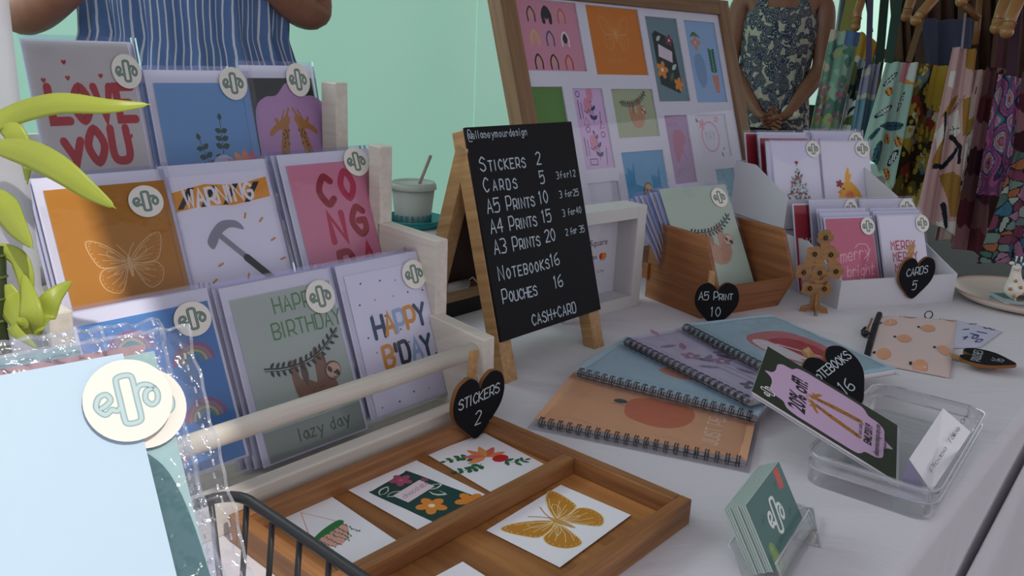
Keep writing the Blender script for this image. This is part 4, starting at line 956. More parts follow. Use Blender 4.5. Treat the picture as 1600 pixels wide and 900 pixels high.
# card local: x from near edge to far edge, y from foot to head, z up
det = xx.cross(up_).dot(nz)
def leaflet_face(o, w, h):
    # printed face: x0 = near long edge; mirrored so that it reads from the head
    dk = ink('#27321f'); o.rect(0, 0, w, h, dk)
    o.poly(sm([(52, h-5), (47, h-12), (38, h-15), (26, h-15), (19, h-20), (17, h-30), (9, h-35), (6, h-46), (6, 90), (6, 46), (9, 36), (17, 31), (19, 21), (26, 14), (40, 13), (47, 10), (52, 4), (57, 10), (64, 13), (78, 14), (85, 21), (87, 31), (95, 36), (98, 46), (98, 90), (98, h-46), (95, h-35), (87, h-30), (85, h-20), (78, h-15), (66, h-15), (57, h-12)], 3, True), ink('#c9a9c9'))
if det < 0: xx = -xx; L0b = L1
else: L0b = L0
LMx = Matrix(((xx.x, up_.x, nz.x, L0b.x), (xx.y, up_.y, nz.y, L0b.y), (xx.z, up_.z, nz.z, L0b.z), (0, 0, 0, 1)))
tilt_w = (L1-L0).length*1000; lh = ((Hn+Hf)*.5-(L0+L1)*.5).length*1000
print('leaflet', det, tilt_w, lh)
for k in range(5):
    M = LMx @ Matrix.Translation(((-.0008 if k % 2 else .0006)*(k > 0), -.0012*k, -.0009*k))
    mb = MB(.001); mb.box(0, 0, -.8, tilt_w, lh, 0, ink('#c9c4cc' if k else '#d8d2da'))
    if k == 0:
        mb.z0 = .03; mb.dz = .006; mb.zmax = .5; mb.mv = (0, 0, tilt_w/104, 0); leaflet_face(mb, 104, lh*104/tilt_w); hh = lh*104/tilt_w
        dk = ink('#241f26'); printed(mb, '20% off!', 16, hh-52, 24, dk, .06, .03, .80)
        giraffe_pair(mb, 52, hh*.425, 54, '#a5702c', '#6e4a20'); logo(mb, 17, hh-14, 17, ink('#e4e0e4'), None, 1.3); 
        printed(mb, 'use code', 52, 36, 7, dk, 0, 0, .8, True); printed(mb, 'EMLP2019', 52, 26, 11, dk, 0, .03, .8, True); printed(mb, 'ellaseymourdesign.etsy.com', 52, 18, 8, dk, 0, .01, .66, True); printed(mb, '@ellaseymourdesign', 52, 11, 4.5, dk, 0, .01, .75, True)
    o = mb.build('discount_leaflet'); o.matrix_world = M
    tag(o, 'lilac and dark green 20% off giraffe leaflet on top of the leaflet pile' if k == 0 else ORD[k-1]+' pale-edged leaflet under the top giraffe leaflet, counted downwards', 'leaflet', None if k == 0 else 'leaflets under the top one')
AC = Matrix.Translation((.358, .633, 0)) @ Matrix.Rotation(math.radians(53), 4, 'Z')
t = thing('leaflet_tray', 'clear acrylic tray holding the giraffe leaflets', 'tray', AC)
def rrect(x0, y0, x1, y1, r, n=5):
    out = []
    for cx, cy, a0 in ((x1-r, y1-r, 0), (x0+r, y1-r, 90), (x0+r, y0+r, 180), (x1-r, y0+r, 270)):
        out += [(cx+r*math.cos(math.radians(a0+90*k/n)), cy+r*math.sin(math.radians(a0+90*k/n))) for k in range(n+1)]
    return out
AL, AW = .226, .108
def shell(mb, loops, m):
    n = len(loops[0][0]); vs = [(x, y, z) for lp, z in loops for x, y in lp]; fs = []
    for i in range(len(loops)-1):
        for k in range(n): fs.append((i*n+k, i*n+(k+1) % n, (i+1)*n+(k+1) % n, (i+1)*n+k))
    mb.add(vs, fs, m, True)
mb = MB(); mb.T = Matrix.Translation((-.002, -.002, 0))
A_ = rrect(0, 0, AL, AW, .016); B_ = rrect(.0025, .0025, AL-.0025, AW-.0025, .014)
shell(mb, [(A_, .001), (A_, .030), (B_, .030), (B_, .0035)], CLEAR); mb.prism(A_, .0008, .0035, CLEAR); mb.build('tray_body', t)
mb = MB(); mb.T = Matrix.Translation((-.002, -.002, 0)); C_ = rrect(-.002, -.002, AL+.002, AW+.002, .017)
shell(mb, [(A_, .026), (C_, .026), (C_, .030), (A_, .030)], RIM); shell(mb, [(A_, .0158), (C_, .0158), (C_, .0172), (A_, .0172)], RIM); mb.build('tray_rim', t)
# folded paper notice
mb = MB(); a = onz(1421, 718, .052); b = onz(1474, 638, .062); c = onz(1517, 675, .040); d = onz(1455.5, 768, .010)
nn = (b-a).cross(d-a).normalized()
def pq(p):
    x, y = p.x, p.y; return (d.lerp(a, y)).lerp(c.lerp(b, y), x)+nn*p.z
mb.fmap = pq; mb.add([(0, 0, 0), (1, 0, 0), (1, 1, 0), (0, 1, 0), (0, 0, .0004), (1, 0, .0004), (1, 1, .0004), (0, 1, .0004)], [(0, 1, 2, 3), (4, 5, 6, 7), (0, 1, 5, 4), (1, 2, 6, 5), (2, 3, 7, 6), (3, 0, 4, 7)], WHITEP)
sgn = -1 if nn.dot(CAMP-a) > 0 else 1
mb2 = MB(); mb2.fmap = lambda p: pq(Vector((p.x, p.y, p.z))); mb2.z0 = .0007 if nn.dot(CAMP-a) > 0 else -.0003; mb2.dz = .0000
letters(mb2, 'Please Take One!', .16, .30, .13, .010, ink('#5a5a68'), .6, .05, .0)
t = thing('paper_notice', 'folded white paper reading please take one, standing in the leaflet tray', 'sign')
mb.build('paper_sheet', t); mb2.build('handwriting', t)
mb = MB(); e = onz(1400, 778, .008); f = onz(1458, 787, .008); g = onz(1440, 700, .045)
mb.add([a, f, e, a+nn*.0005, f+nn*.0005, e+nn*.0005], [(0, 1, 2), (3, 5, 4), (0, 3, 4, 1), (1, 4, 5, 2), (2, 5, 3, 0)], ink('#8d8aa6', .7)); mb.build('folded_flap', t)
# ================================================================== BUSINESS CARDS
K = Fr(onz(1209, 893, .012), 58, 30)
for k in range(9):
    M = K.M(-.001+.0006*(k % 3), 0, -.0021*k)
    mb = MB(.001); mb.box(0, 0, -1.5, 85, 52, 0, ink('#a9b9b2'))
    if k == 0:
        mb.z0 = .03; mb.dz = .008; mb.rect(0, 0, 85, 52, ink('#557873')); mb.poly([(66, 36), (76, 34), (78, 50), (67, 52)], ink('#c25e58')); mb.rect(69, 38, 76, 48, ink('#c9625c'))
        logo(mb, 42, 25, 32, ink('#dfe5e2'), None, 1.5, rot=-.15); mb.ell(14, 4, 7, 13, ink('#7d9d63'), .2); mb.ell(14, 4, 4, 9, ink('#8fae70'), .2)
        for x, y in ((14, 30), (64, 14), (58, 40), (30, 8)): mb.line([(x, y), (x+2, y+4), (x+4, y+1), (x+6, y+5), (x+8, y+2)], .9, ink('#3f605c'))
    o = mb.build('business_card'); o.matrix_world = M
    tag(o, 'dark teal business card with the white loop logo, front of the stack' if k == 0 else ORD[k-1]+' pale-edged business card behind the front one, counted backwards', 'business card', None if k == 0 else 'business cards behind the front one')
t = thing('card_holder', 'small clear acrylic stand holding the teal business cards', 'card holder', K.M(0, 0, 0))
def hb(bx, nm):
    mb = MB(.001); mb.box(*bx, CLEAR); mb.build(nm, t, bevel=.0006)
hb((-3, -9, -24, 88, -6.6, 9), 'base_plate'); hb((-3, -6.4, -23, 88, 26, -20.6), 'back_plate'); hb((-3, -6, 4, 88, 7, 5.6), 'front_lip')
mb = MB(); mb.T = K.M().inverted(); q0, q1, q2, q3 = onz(1229, 785, .006), onz(1270, 797, .006), onz(1280, 853, .002), onz(1240, 842, .002)
mb.tube([q0, q1, q2, q3], .0011, RIM, 6, True); mb.add([q0, q1, q2, q3]+[p+Vector((0, 0, .0022)) for p in (q0, q1, q2, q3)], [(0, 1, 2, 3), (4, 5, 6, 7), (0, 1, 5, 4), (1, 2, 6, 5), (2, 3, 7, 6), (3, 0, 4, 7)], CLEAR); mb.build('foot_plate', t)
mb = MB(.001); mb.tube([(-3, -6, 5.6), (-3, 7, 5.6), (88, 7, 5.6), (88, -6, 5.6)], .9, RIM, 6); mb.tube([(-3, -6.4, -23.5), (-3, 26, -23.5), (88, 26, -23.5), (88, -6.4, -23.5)], .9, RIM, 6); mb.build('polished_edge', t)
# ================================================================== POUCHES
def pouch_map(A, Bp, Cp, D, th):
    """A near-left, B near-right, C far-right, D far-left"""
    def f(p):
        q = A.lerp(Bp, p.x).lerp(D.lerp(Cp, p.x), p.y); return q+EZ*p.z
    return f
A = onz(1354, 560, .006); Bq = onz(1484, 585, .006); Cq = onz(1497, 499, .006); Dq = onz(1374, 491, .006)
for q in (A, Bq, Cq, Dq): q.z = 0
t = thing('zip_pouch', 'pale pink zip pouch printed with peaches and black zip', 'pouch')
pm = pouch_map(A, Bq, Cq, Dq, .01)
def puff(i, j): return .0035+.0075*(min(1, 6*min(i, 1-i))*min(1, 6*min(j, 1-j)))**.5
PK = cloth('pink_canvas', '#cbb4ae', .3, 900)
mb = MB(1, pm); mb.grid(lambda i, j: (i, j, puff(i, j)), 30, 30, PK); mb.grid(lambda i, j: (i, j, .0012), 2, 2, PK)
for (p, q) in (((0, 0), (1, 0)), ((1, 0), (1, 1)), ((1, 1), (0, 1)), ((0, 1), (0, 0))): mb.add([(*p, .0012), (*q, .0012), (*q, .0035), (*p, .0035)], [(0, 1, 2, 3)], PK)
def el3(cx, cy, rx, ry, m, n=18):
    def cl(v): return min(1, max(0, v))
    pts = [(cl(cx+rx*math.cos(2*math.pi*k/n)), cl(cy+ry*math.sin(2*math.pi*k/n))) for k in range(n)]
    mb.add([(x, y, puff(x, y)+.0006) for x, y in pts], [tuple(range(n))], m)
for x, y in ((.14, .74), (.62, .68), (.36, .42), (.86, .32), (.16, .10), (.62, .03), (.36, .98), (.86, 1.0)):
    el3(x+.03, y, .085, .075, ink('#d39a78')); el3(x-.09, y+.01, .018, .02, ink('#26323a'))
mb.build('pouch_body', t)
mb = MB(); mb.tube([pm(Vector(q)) for q in [(0.0, -.02, .004), (-.01, .3, .006), (-.01, .7, .006), (.0, 1.02, .005)]], .0042, ink('#1b191d', .7), 8); mb.build('zip', t)
mb = MB(); P_ = [onz(1358, 520, .01), onz(1350, 522, .006), onz(1347, 517, .004), onz(1352, 512, .006)]
mb.tube(P_, .0022, ink('#20222c', .5), 6); mb.tube([onz(1362, 498, .01), onz(1358, 508, .008), onz(1355, 516, .006)], .0016, ink('#b08b4a', .3, .5, .8), 6); mb.ball(tuple(onz(1351, 521, .006)), .005, ink('#1c1e26', .4)); mb.build('zip_pull', t)
mb = MB(); c = onz(1451, 492, .006); mb.tube([c+Vector((math.cos(k*.52)*.006, 0, math.sin(k*.52)*.006)) for k in range(12)], .0009, ink('#55565c', .3, .5, 1), 6, True); mb.build('key_ring', t)
A = onz(1470, 546); Bq = onz(1531, 544); Cq = onz(1566, 519); Dq = onz(1490, 500)
pm = pouch_map(A, Bq, Cq, Dq, .01); t = thing('zip_pouch', 'white pouch with navy blue shapes, mostly under the pink peach pouch', 'pouch')
mb = MB(1, pm); WP = cloth('white_canvas', '#b9b8ca', .3, 900); f2 = lambda i, j: .001+.004*(min(1, 8*min(i, 1-i))*min(1, 8*min(j, 1-j)))**.5
mb.grid(lambda i, j: (i, j, f2(i, j)), 16, 16, WP); mb.grid(lambda i, j: (i, j, .0008), 1, 1, WP)
NV = ink('#2a2f86')
for pts in ([(.60, .62), (.84, .60)], [(.5, .5), (.72, .46)], [(.62, .30), (.72, .30), (.72, .44), (.62, .44), (.62, .30)], [(.78, .14), (.90, .14), (.9, .28), (.78, .28), (.78, .14)], [(.66, .86), (.72, .82), (.78, .88), (.84, .82), (.9, .86)], [(.36, .86), (.5, .93)], [(.3, .6), (.42, .66)], [(.4, .3), (.5, .36), (.46, .22)]):
    for k in range(len(pts)-1):
        a_, b_ = Vector((*pts[k], .0057)), Vector((*pts[k+1], .0057)); d_ = (b_-a_).normalized(); n_ = Vector((-d_.y, d_.x, 0))*.014
        mb.add([a_+n_, b_+n_, b_-n_, a_-n_], [(0, 1, 2, 3)], NV)
mb.build('pouch_body', t)
pY = Vector((-.82, .57, 0)); pX = Vector((.57, .82, 0)); tp = onz(1588, 571, .012)
MX = Matrix(((pX.x, pY.x, 0, tp.x), (pX.y, pY.y, 0, tp.y), (0, 0, 1, tp.z), (0, 0, 0, 1)))
chalk_heart(MX, 66, [('Pouches'.upper(), .0, .60, .15, .05)], '16', 'black heart plaque reading pouches 16, lying flat beside the pink pouch', (.05, 1), lw=1.0, peg_y=.30)
# ================================================================== WOODEN FLOWER TREE
TM = Matrix.Translation(onz(1271, 488)) @ Matrix.Rotation(math.radians(-8), 4, 'Z')
t = thing('earring_tree', 'small wooden tree of cut-out flowers on a cross foot', 'ornament', TM)
TWD = wood('birch_ply', '#8c6238', '#a87a4a', 0, 1.6)
FL = [(1, 117), (-11, 91), (12, 92), (-23, 62), (0, 63), (23, 67), (-11, 38), (10, 39), (-2, 78), (-6, 52), (8, 52), (-17, 76), (17, 79), (4, 104)]
mb = MB(.001); mb.prism([(-4, 8), (4, 8), (4, 112), (-4, 112)], -1.4, 1.4, TWD, 'y')
for i, (x, y) in enumerate(FL):
    rf = 12.5 if i < 8 else 8
    pts = []
    for k in range(40):
        a = 2*math.pi*k/40+i; r = rf*(.72+.28*abs(math.cos(2.5*a))**.7); pts.append((x+r*math.cos(a), y+r*math.sin(a)))
    mb.prism(pts, -1.5-.25*(i % 3), 1.5+.0+.25*(i % 3), TWD, 'y')
mb.build('flower_panel', t)
mb = MB(.001); fp = [(-21, 0), (-19, 8), (-8, 12), (-5, 30), (5, 30), (8, 12), (19, 8), (21, 0), (13, 0), (9, 4), (-9, 4), (-13, 0)]
mb.prism(fp, -1.5, 1.5, TWD, 'y'); mb.build('foot_panel', t)
mb = MB(.001); mb.T = Matrix.Rotation(math.pi/2, 4, 'Z'); mb.prism(fp, -1.5, 1.5, TWD, 'y'); mb.build('foot_panel', t)
for i, (x, y) in enumerate(FL[:8]):
    mb = MB(.001); mb.tube([(x+2.4*math.cos(a), -4.2, y+3.2*math.sin(a)) for a in [2*math.pi*k/12 for k in range(12)]], .9, ink('#1c1a1a', .25, .6, .4), 6, True); mb.ball((x, -3.4, y), 1.4, ink('#8a6a3c', .3, .5, .9), 8, 6)
    mb.ball((x+.2, -2.4, y), (1.2, 1.2, 1.2), ink('#1c1a1a', .3), 8, 6)
    o = mb.build('stud_earring'); o.matrix_world = TM
    tag(o, 'tiny dark stud earring pinned in a flower of the wooden tree', 'earring', 'stud earrings on the wooden flower tree')
# ================================================================== DISH, TAGS, CERAMIC GIRAFFE
DC = Vector((.835, 1.337, .0))
t = thing('ceramic_dish', 'cream ceramic dish with a pinkish rim at the right edge', 'dish', DC)
mb = MB(); mb.lathe([(.0, .004), (.055, .004), (.085, .008), (.100, .0165), (.104, .018), (.106, .0165), (.090, .005), (.062, .0), (0, .0)][::-1], ink('#cfc3b4', .3, .5), 48); mb.build('dish_body', t)
mb = MB(); mb.tube([(.1045*math.cos(a), .1045*math.sin(a), .0178) for a in [2*math.pi*k/64 for k in range(64)]], .0016, ink('#b58f86', .4), 6, True); mb.build('dish_rim', t)
for k, (an, c) in enumerate(((18, '#9fb0ae'), (12, '#c3c7cb'), (20, '#7f9a98'), (8, '#c9bfc6'), (14, '#9db6b4'))):
    M = Matrix.Translation((.806, 1.300, .0075+.0026*k)) @ Matrix.Rotation(math.radians(an-10), 4, 'Z')
    mb = MB(.001); mb.prism(rrect(-32, -27, 36, 27, 5), 0, 2.2, ink(c, .5)); mb.z0 = 2.25; 
    if k == 4: mb.rect(-28, -8, 10, 22, ink('#4f6f70'))
    o = mb.build('gift_tag'); o.matrix_world = M; tag(o, ['pale grey card at the bottom of the little pile on the dish', 'white card second from the bottom of the pile on the dish', 'grey-green card in the middle of the pile on the dish', 'pinkish card second from the top of the pile on the dish', 'pale teal card on top of the pile, under the ceramic giraffe'][k], 'card')
GM = Matrix.Translation((.790, 1.290, .0212)) @ Matrix.Rotation(math.radians(-12), 4, 'Z')
t = thing('giraffe_figurine', 'white ceramic giraffe figurine with gold spots sitting on the card pile', 'figurine', GM)
CW = ink('#cfc9bf', .12, .6)
bm = bmesh.new()
def skin_body(name, joints, edges, m, parent, sub=2, smooth=True):
    me = bpy.data.meshes.new(name); me.from_pydata([j[0] for j in joints], edges, []); me.materials.append(m)
    o = bpy.data.objects.new(name, me); COL.objects.link(o); o.parent = parent
    md = o.modifiers.new('skin', 'SKIN'); md.use_smooth_shade = True
    for i, j in enumerate(joints):
        r = j[1]; me.skin_vertices[0].data[i].radius = r if isinstance(r, tuple) else (r, r)
    me.skin_vertices[0].data[0].use_root = True
    s = o.modifiers.new('sub', 'SUBSURF'); s.levels = sub; s.render_levels = sub
    return o
skin_body('giraffe_body', [((0, 0, .012), .017), ((-.001, -.001, .026), .013), ((-.003, -.003, .040), .0075), ((-.004, -.005, .054), .0078), ((-.005, -.014, .051), .0055), ((.018, .004, .012), .013), ((.024, .006, .024), .006), ((-.010, -.010, .006), .007), ((.008, -.012, .006), .007)], [(0, 1), (1, 2), (2, 3), (3, 4), (0, 5), (5, 6), (0, 7), (0, 8)], CW, t)
mb = MB()
for dx in (-.011, .007): mb.ball((dx, -.003, .0565), (.0042, .0016, .003), CW, 10, 6)
mb.build('ears', t)
mb = MB()
for dx in (-.006, .001): mb.tube([(dx, -.003, .059), (dx, -.003, .066)], .0012, CW, 6); mb.ball((dx, -.003, .0665), .002, CW, 8, 6)
mb.build('horns', t)
mb = MB(); gd = ink('#b07a3c', .3, .5, .5)
for p in ((-.010, -.0155, .018), (.004, -.0165, .022), (-.004, -.0135, .031), (.009, -.0140, .012), (-.004, -.0185, .008), (.017, -.0085, .018), (.026, -.006, .012), (.019, -.009, .007)): mb.ball(p, (.0028, .0014, .0026), gd, 8, 6)
mb.build('gold_spots', t)
mb = MB(); 
for dx in (-.0095, -.0005): mb.ball((dx, -.0125, .0565), .0011, ink('#18161a', .2), 8, 6)
mb.build('eyes', t)
# ================================================================== DRINK CUP
CU = UV(1.17, 1.30); t = thing('drink_cup', 'lidded paper cup with a straw standing between rack and chalkboard', 'cup', CU)
mb = MB(); mb.lathe([(0, 0), (.034, 0), (.036, .003), (.045, .082), (.043, .082), (0, .01)], ink('#b9bdb6', .5), 36); mb.build('cup_body', t)
mb = MB(); mb.lathe([(0, .088), (.040, .088), (.044, .092), (.048, .086), (.0485, .078), (.046, .078)][::-1], ink('#c3c6bd', .35), 36); mb.build('lid', t)
mb = MB(); mb.tube([(.006, 0, .07), (.034, .01, .146)], .0034, ink('#a99f92', .5), 10); mb.build('straw', t)
mb = MB(); mb.T = Matrix.Translation((-.002, 0, 0))
for k in range(9):
    a = math.radians(-150+k*17); mb.box(.0415*math.cos(a)-.002, .0415*math.sin(a)-.003, .008, .0415*math.cos(a)+.002, .0415*math.sin(a)+.001, .026, ink('#2c8a90'))
mb.build('printed_band', t)
t = thing('teal_tub', 'shallow teal plastic tub the drink cup sits in', 'tub', CU-Vector((0, 0, 0)))
mb = MB(); mb.lathe([(0, 0), (.056, 0), (.064, .016), (.066, .016), (.058, -.0)], ink('#2c8f92', .35), 36); mb.build('tub_body', t)
mb = MB(); mb.tube([(.066*math.cos(a), .066*math.sin(a), .016) for a in [2*math.pi*k/40 for k in range(40)]], .002, ink('#2c8f92', .35), 6, True); mb.build('tub_rim', t)
# ================================================================== FOREGROUND PRINTS IN WIRE BASKET
PF = Fr(CAMP+ray(192, 552)*.33, 40, 33)
def big_print(k, s, hgt, art, label, group=None, w=210, h=290, stk=None, dep=0, pad=(3, 9, 22, 3), name='art_print', seam=True, extra=0):
    M = PF.M(s-w*.001, hgt-h*.001, dep)
    t = thing(name, label, 'art print', M, group)
    mb = MB(.001); mb.box(0, 0, -.6, w, h, 0, WHITEP); mb.z0 = .05; mb.dz = .01; art(mb, w, h); mb.build('print_sheet', t)
    x0, y0, x1, y1 = -pad[0], -pad[3], w+pad[2], h+pad[1]
    if pad[1] >= 0:
        mb = MB(.001); rn = random.Random(k)
        ph = [rn.uniform(0, 6) for _ in range(6)]
        def fz(i, j):
            e = max(0, i*(x1-x0)-w)/max(1, pad[2]); g = max(0, j*(y1-y0)-h)/max(1, pad[1])
            return 1.1+.5*math.sin(i*9+ph[0])*math.sin(j*7+ph[1])+(e+g)*(1.3*math.sin(j*70+ph[2])+.9*math.sin(j*133+i*160+ph[3])+1.0*math.sin(i*90+ph[4]))
        mb.grid(lambda i, j: (x0+(x1-x0)*i, y0+(y1-y0)*j, fz(i, j)), 150, 190, CRINKLE); mb.build('plastic_sleeve', t)
        mb = MB(.001)
        mb.grid(lambda i, j: (x1-1.3+1.3*i, y0+(y1-y0)*j, fz(1, j)+.1), 1, 190, SEAL); mb.grid(lambda i, j: (x0+(x1-x0)*i, y1-1.2+1.2*j, fz(i, 1)+.1), 150, 1, SEAL)
        for q in range(60):
            y = y0+(y1-y0)*(q+.5)/60; mb.box(x1-4.2, y-1.3, fz(.98, (q+.5)/60)+.1, x1-3.4, y+1.3, fz(.98, (q+.5)/60)+.25, SEAL)
        mb.build('sealed_seam', t)
    if stk: round_sticker(t, stk[0], stk[1], 2.2, 32, c1=ink('#b5c9ca'), c2=ink('#8fadb0'))  # logo tones lightened to paint sunlight into these stickers
    return t
def f_blue(o, w, h): o.rect(0, 0, w, h, ink('#b3cbdd', .5)); o.blob([(20, 180), (30, 230), (80, 250), (140, 236), (150, 190), (120, 150), (60, 140)], ink('#8fbcd6', .5)) if False else None; o.ell(165-26, 243, 9, 14, ink('#9cc3de', .5))
def f_teal(o, w, h):
    o.rect(0, 0, w, h, ink('#a6c4c0', .5)); o.blob([(150, 266), (180, 262), (197, 252), (206, 236), (210, 200), (212, 120), (190, 60), (120, 40), (100, 160), (120, 240)], ink('#1f6468', .5))
    for x, y in ((196, 205), (202, 176), (188, 150)): o.ell(x, y, 2, 2.5, ink('#c79a3c'))
    o.ell(193, 283, .8, .8, ink('#39505a')); o.ell(197, 283, .8, .8, ink('#39505a'))
big_print(1, 0, 0, f_blue, 'plain light blue print with round logo sticker, front of the basket', stk=(210+(-.0025)*1000, 290-19), pad=(3, -1, 0, 0))
big_print(2, .0125, -.0005, f_teal, 'print with dark teal shape right behind the light blue print', stk=(210-9.5, 290-22), dep=-.0035, pad=(3, 8, 15, 2))
big_print(3, .010, .004, lambda o, w, h: o.rect(0, 0, w, h, ink('#cf9a96')), 'print with a dusty pink top edge behind the light blue print', dep=-.0075, pad=(3, 5, 8, 2), w=214)
big_print(4, -.012, .010, lambda o, w, h: o.rect(0, 0, w, h, ink('#9db9b4')), 'pale grey-green print showing above the pink edged print', dep=-.013, pad=(3, 5, 32, 2), w=190)
big_print(5, -.030, .0125, lambda o, w, h: o.rect(0, 0, w, h, ink('#2b7f93')), 'deep teal blue print at the back left of the basket', dep=-.022, pad=(3, 6, 30, 2), w=180)
big_print(6, .012, .0, lambda o, w, h: o.rect(0, 0, w, h, ink('#3a6f9c')), 'sleeved blue print farthest back in the basket', dep=-.030, pad=(3, 10, 42, 2), w=170) if False else None
BK = Matrix.Translation(UV(0, 0)) @ RM
t = thing('wire_basket', 'black wire basket holding the large sleeved prints', 'basket', BK)
WR = ink('#2a2a2e', .4, .5, .3)
bu0, bu1, bv0, bv1, bh = -.16, .243, .115, .432, .098
rim = rrect(bu0, bv0, bu1, bv1, .018, 6)
mb = MB(); mb.tube([(x, y, bh) for x, y in rim], .0034, WR, 10, True); mb.build('top_rim', t)
mb = MB(); mb.tube([(x, y, .004) for x, y in rrect(bu0+.01, bv0+.01, bu1-.01, bv1-.01, .018, 6)], .0026, WR, 8, True); mb.build('bottom_rim', t)
def wire(x, y, x2, y2):
    mb = MB(); mb.tube([(x, y, bh), (x2, y2, .004)], .0019, WR, 6); mb.build('upright_wire', t)
k = bv0+.027
while k < bv1-.01:
    wire(bu1, k, bu1-.01, k); wire(bu0, k, bu0+.01, k); k += .0275
k = bu0+.03
while k < bu1-.01:
    wire(k, bv1, k, bv1-.01); wire(k, bv0, k, bv0+.01); k += .0275
mb = MB()
for q in range(12): mb.tube([(bu0+.02+q*.033, bv0+.01, .004), (bu0+.02+q*.033, bv1-.01, .004)], .0016, WR, 6)
mb.build('base_grid', t)
# ================================================================== LUCKY BAMBOO PLANT
PL = onz(0, 0, 0); pb = atd(5, 500, .50); pot = Vector((pb.x-.012, pb.y+.025, 0))
t = thing('potted_bamboo', 'bright green lucky bamboo plant with sunlit leaves at the left edge', 'plant', pot)
mb = MB(); mb.lathe([(0, 0), (.030, 0), (.042, .07), (.045, .085), (.040, .085), (.037, .075), (0, .072)], ink('#d8d5cf', .35), 36); mb.build('pot', t)
mb = MB(); mb.lathe([(0, .074), (.037, .074), (.03, .079), (0, .081)], ink('#3a2c22', .9), 20); mb.build('soil', t)
STM = ink('#2f3a1d', .45)
mb = MB(); s0 = Vector((0, 0, .07)); s1 = atd(-6, 385, .50)-pot; s2 = atd(-3, 520, .50)-pot
mb.tube([s0, s2, s2.lerp(s1, .5), s1], .0052, STM, 10)
for q in (.15, .4, .65, .9): mb.lathe([(.0052, -.001), (.0063, 0), (.0052, .001)], ink('#4b5a2a'), 12, tuple(s2.lerp(s1, q)))
mb.build('stem', t)
m_, nt, b = newmat('fresh_leaf'); b.inputs['Base Color'].default_value = lin('#bcc94e'); b.inputs['Roughness'].default_value = .38
b.inputs['Subsurface Weight'].default_value = 0
tr = nt.nodes.new('ShaderNodeBsdfTranslucent'); tr.inputs[0].default_value = lin('#c9d456'); mxs = nt.nodes.new('ShaderNodeMixShader'); mxs.inputs[0].default_value = .38
wv = nt.nodes.new('ShaderNodeTexWave'); wv.inputs['Scale'].default_value = 5; wv.inputs['Distortion'].default_value = 2; wv.bands_direction = 'X'
uvn = nt.nodes.new('ShaderNodeTexCoord'); nt.links.new(uvn.outputs['UV'], wv.inputs[0])
cr = nt.nodes.new('ShaderNodeValToRGB'); cr.color_ramp.elements[0].color = lin('#9fae3c'); cr.color_ramp.elements[1].color = lin('#c6cf60'); nt.links.new(wv.outputs[0], cr.inputs[0]); nt.links.new(cr.outputs[0], b.inputs['Base Color'])
nt.links.new(b.outputs[0], mxs.inputs[1]); nt.links.new(tr.outputs[0], mxs.inputs[2]); nt.links.new(mxs.outputs[0], nt.nodes['Material Output'].inputs[0]); LEAFM = m_
def blade(pts, w, tw=0.0, side=None, n=22):
    """leaf along 3-D control points"""
    P = [Vector(p)-pot for p in pts]; C_ = []
    for i in range(len(P)-1):
        p1, p2 = P[i], P[i+1]; p0 = P[i-1] if i else p1*2-p2; p3 = P[i+2] if i+2 < len(P) else p2*2-p1
        for k in range(8):
            q = k/8; C_.append(.5*((2*p1)+(p2-p0)*q+(2*p0-5*p1+4*p2-p3)*q*q+(3*p1-p0-3*p2+p3)*q**3))
    C_.append(P[-1]); N = len(C_)-1
    mb = MB()
    def fn(i, j):
        k = min(N-1, int(j*N)); fr_ = j*N-k; c = C_[k].lerp(C_[k+1], fr_); d = (C_[k+1]-C_[k]).normalized()
        s = (side or fwd).cross(d).normalized(); nrm = d.cross(s)
        a = tw*(j-.3); s = s*math.cos(a)+nrm*math.sin(a); nrm = d.cross(s)
        ww = w*(math.sin(math.pi*min(1, (j*.93+.05))**.75)**.8)*(1 if j < .97 else .3)
        x = (i-.5)*2
        return c+s*(x*ww*.5)+nrm*(-.10*ww*(1-abs(x)))
    mb.grid(fn, 6, 36, LEAFM); o = mb.build('leaf', t, solid=.0005)
    me = o.data; ul_ = me.uv_layers.new(name='uv'); 
    for p in me.polygons:
        for li, vi in zip(p.loop_indices, p.vertices): ul_.data[li].uv = ((vi % 7)/6, (vi//7)/36)
D = .50
blade([atd(-30, 205, D), atd(20, 180, D), atd(90, 162, D-.01), atd(170, 166, D-.01), atd(238, 163, D)], .013)
blade([atd(-15, 185, D+.01), atd(15, 200, D), atd(32, 225, D), atd(42, 250, D), atd(43, 288, D-.01)], .013, .3)
blade([atd(-10, 228, D-.01), atd(40, 238, D-.02), atd(90, 262, D-.03), atd(140, 298, D-.03), atd(182, 326, D-.03)], .016, .2)
blade([atd(-20, 300, D), atd(8, 325, D), atd(28, 355, D-.01), atd(52, 388, D-.02)], .017, .2)
blade([atd(-10, 385, D), atd(25, 400, D), atd(38, 425, D), atd(44, 460, D), atd(56, 520, D)], .011, -.5)
blade([atd(56, 522, D), atd(50, 500, D-.01), atd(46, 470, D-.01), atd(36, 425, D)], .014, .3)
blade([atd(60, 520, D-.01), atd(68, 495, D), atd(82, 465, D), atd(113, 438, D+.01)], .014, .9)
blade([atd(8, 445, D), atd(15, 470, D), atd(30, 500, D-.01), atd(45, 512, D-.01)], .016, .2)
blade([atd(58, 522, D), atd(35, 512, D-.01), atd(22, 515, D-.02), atd(60, 545, D-.03)], .010, .2)
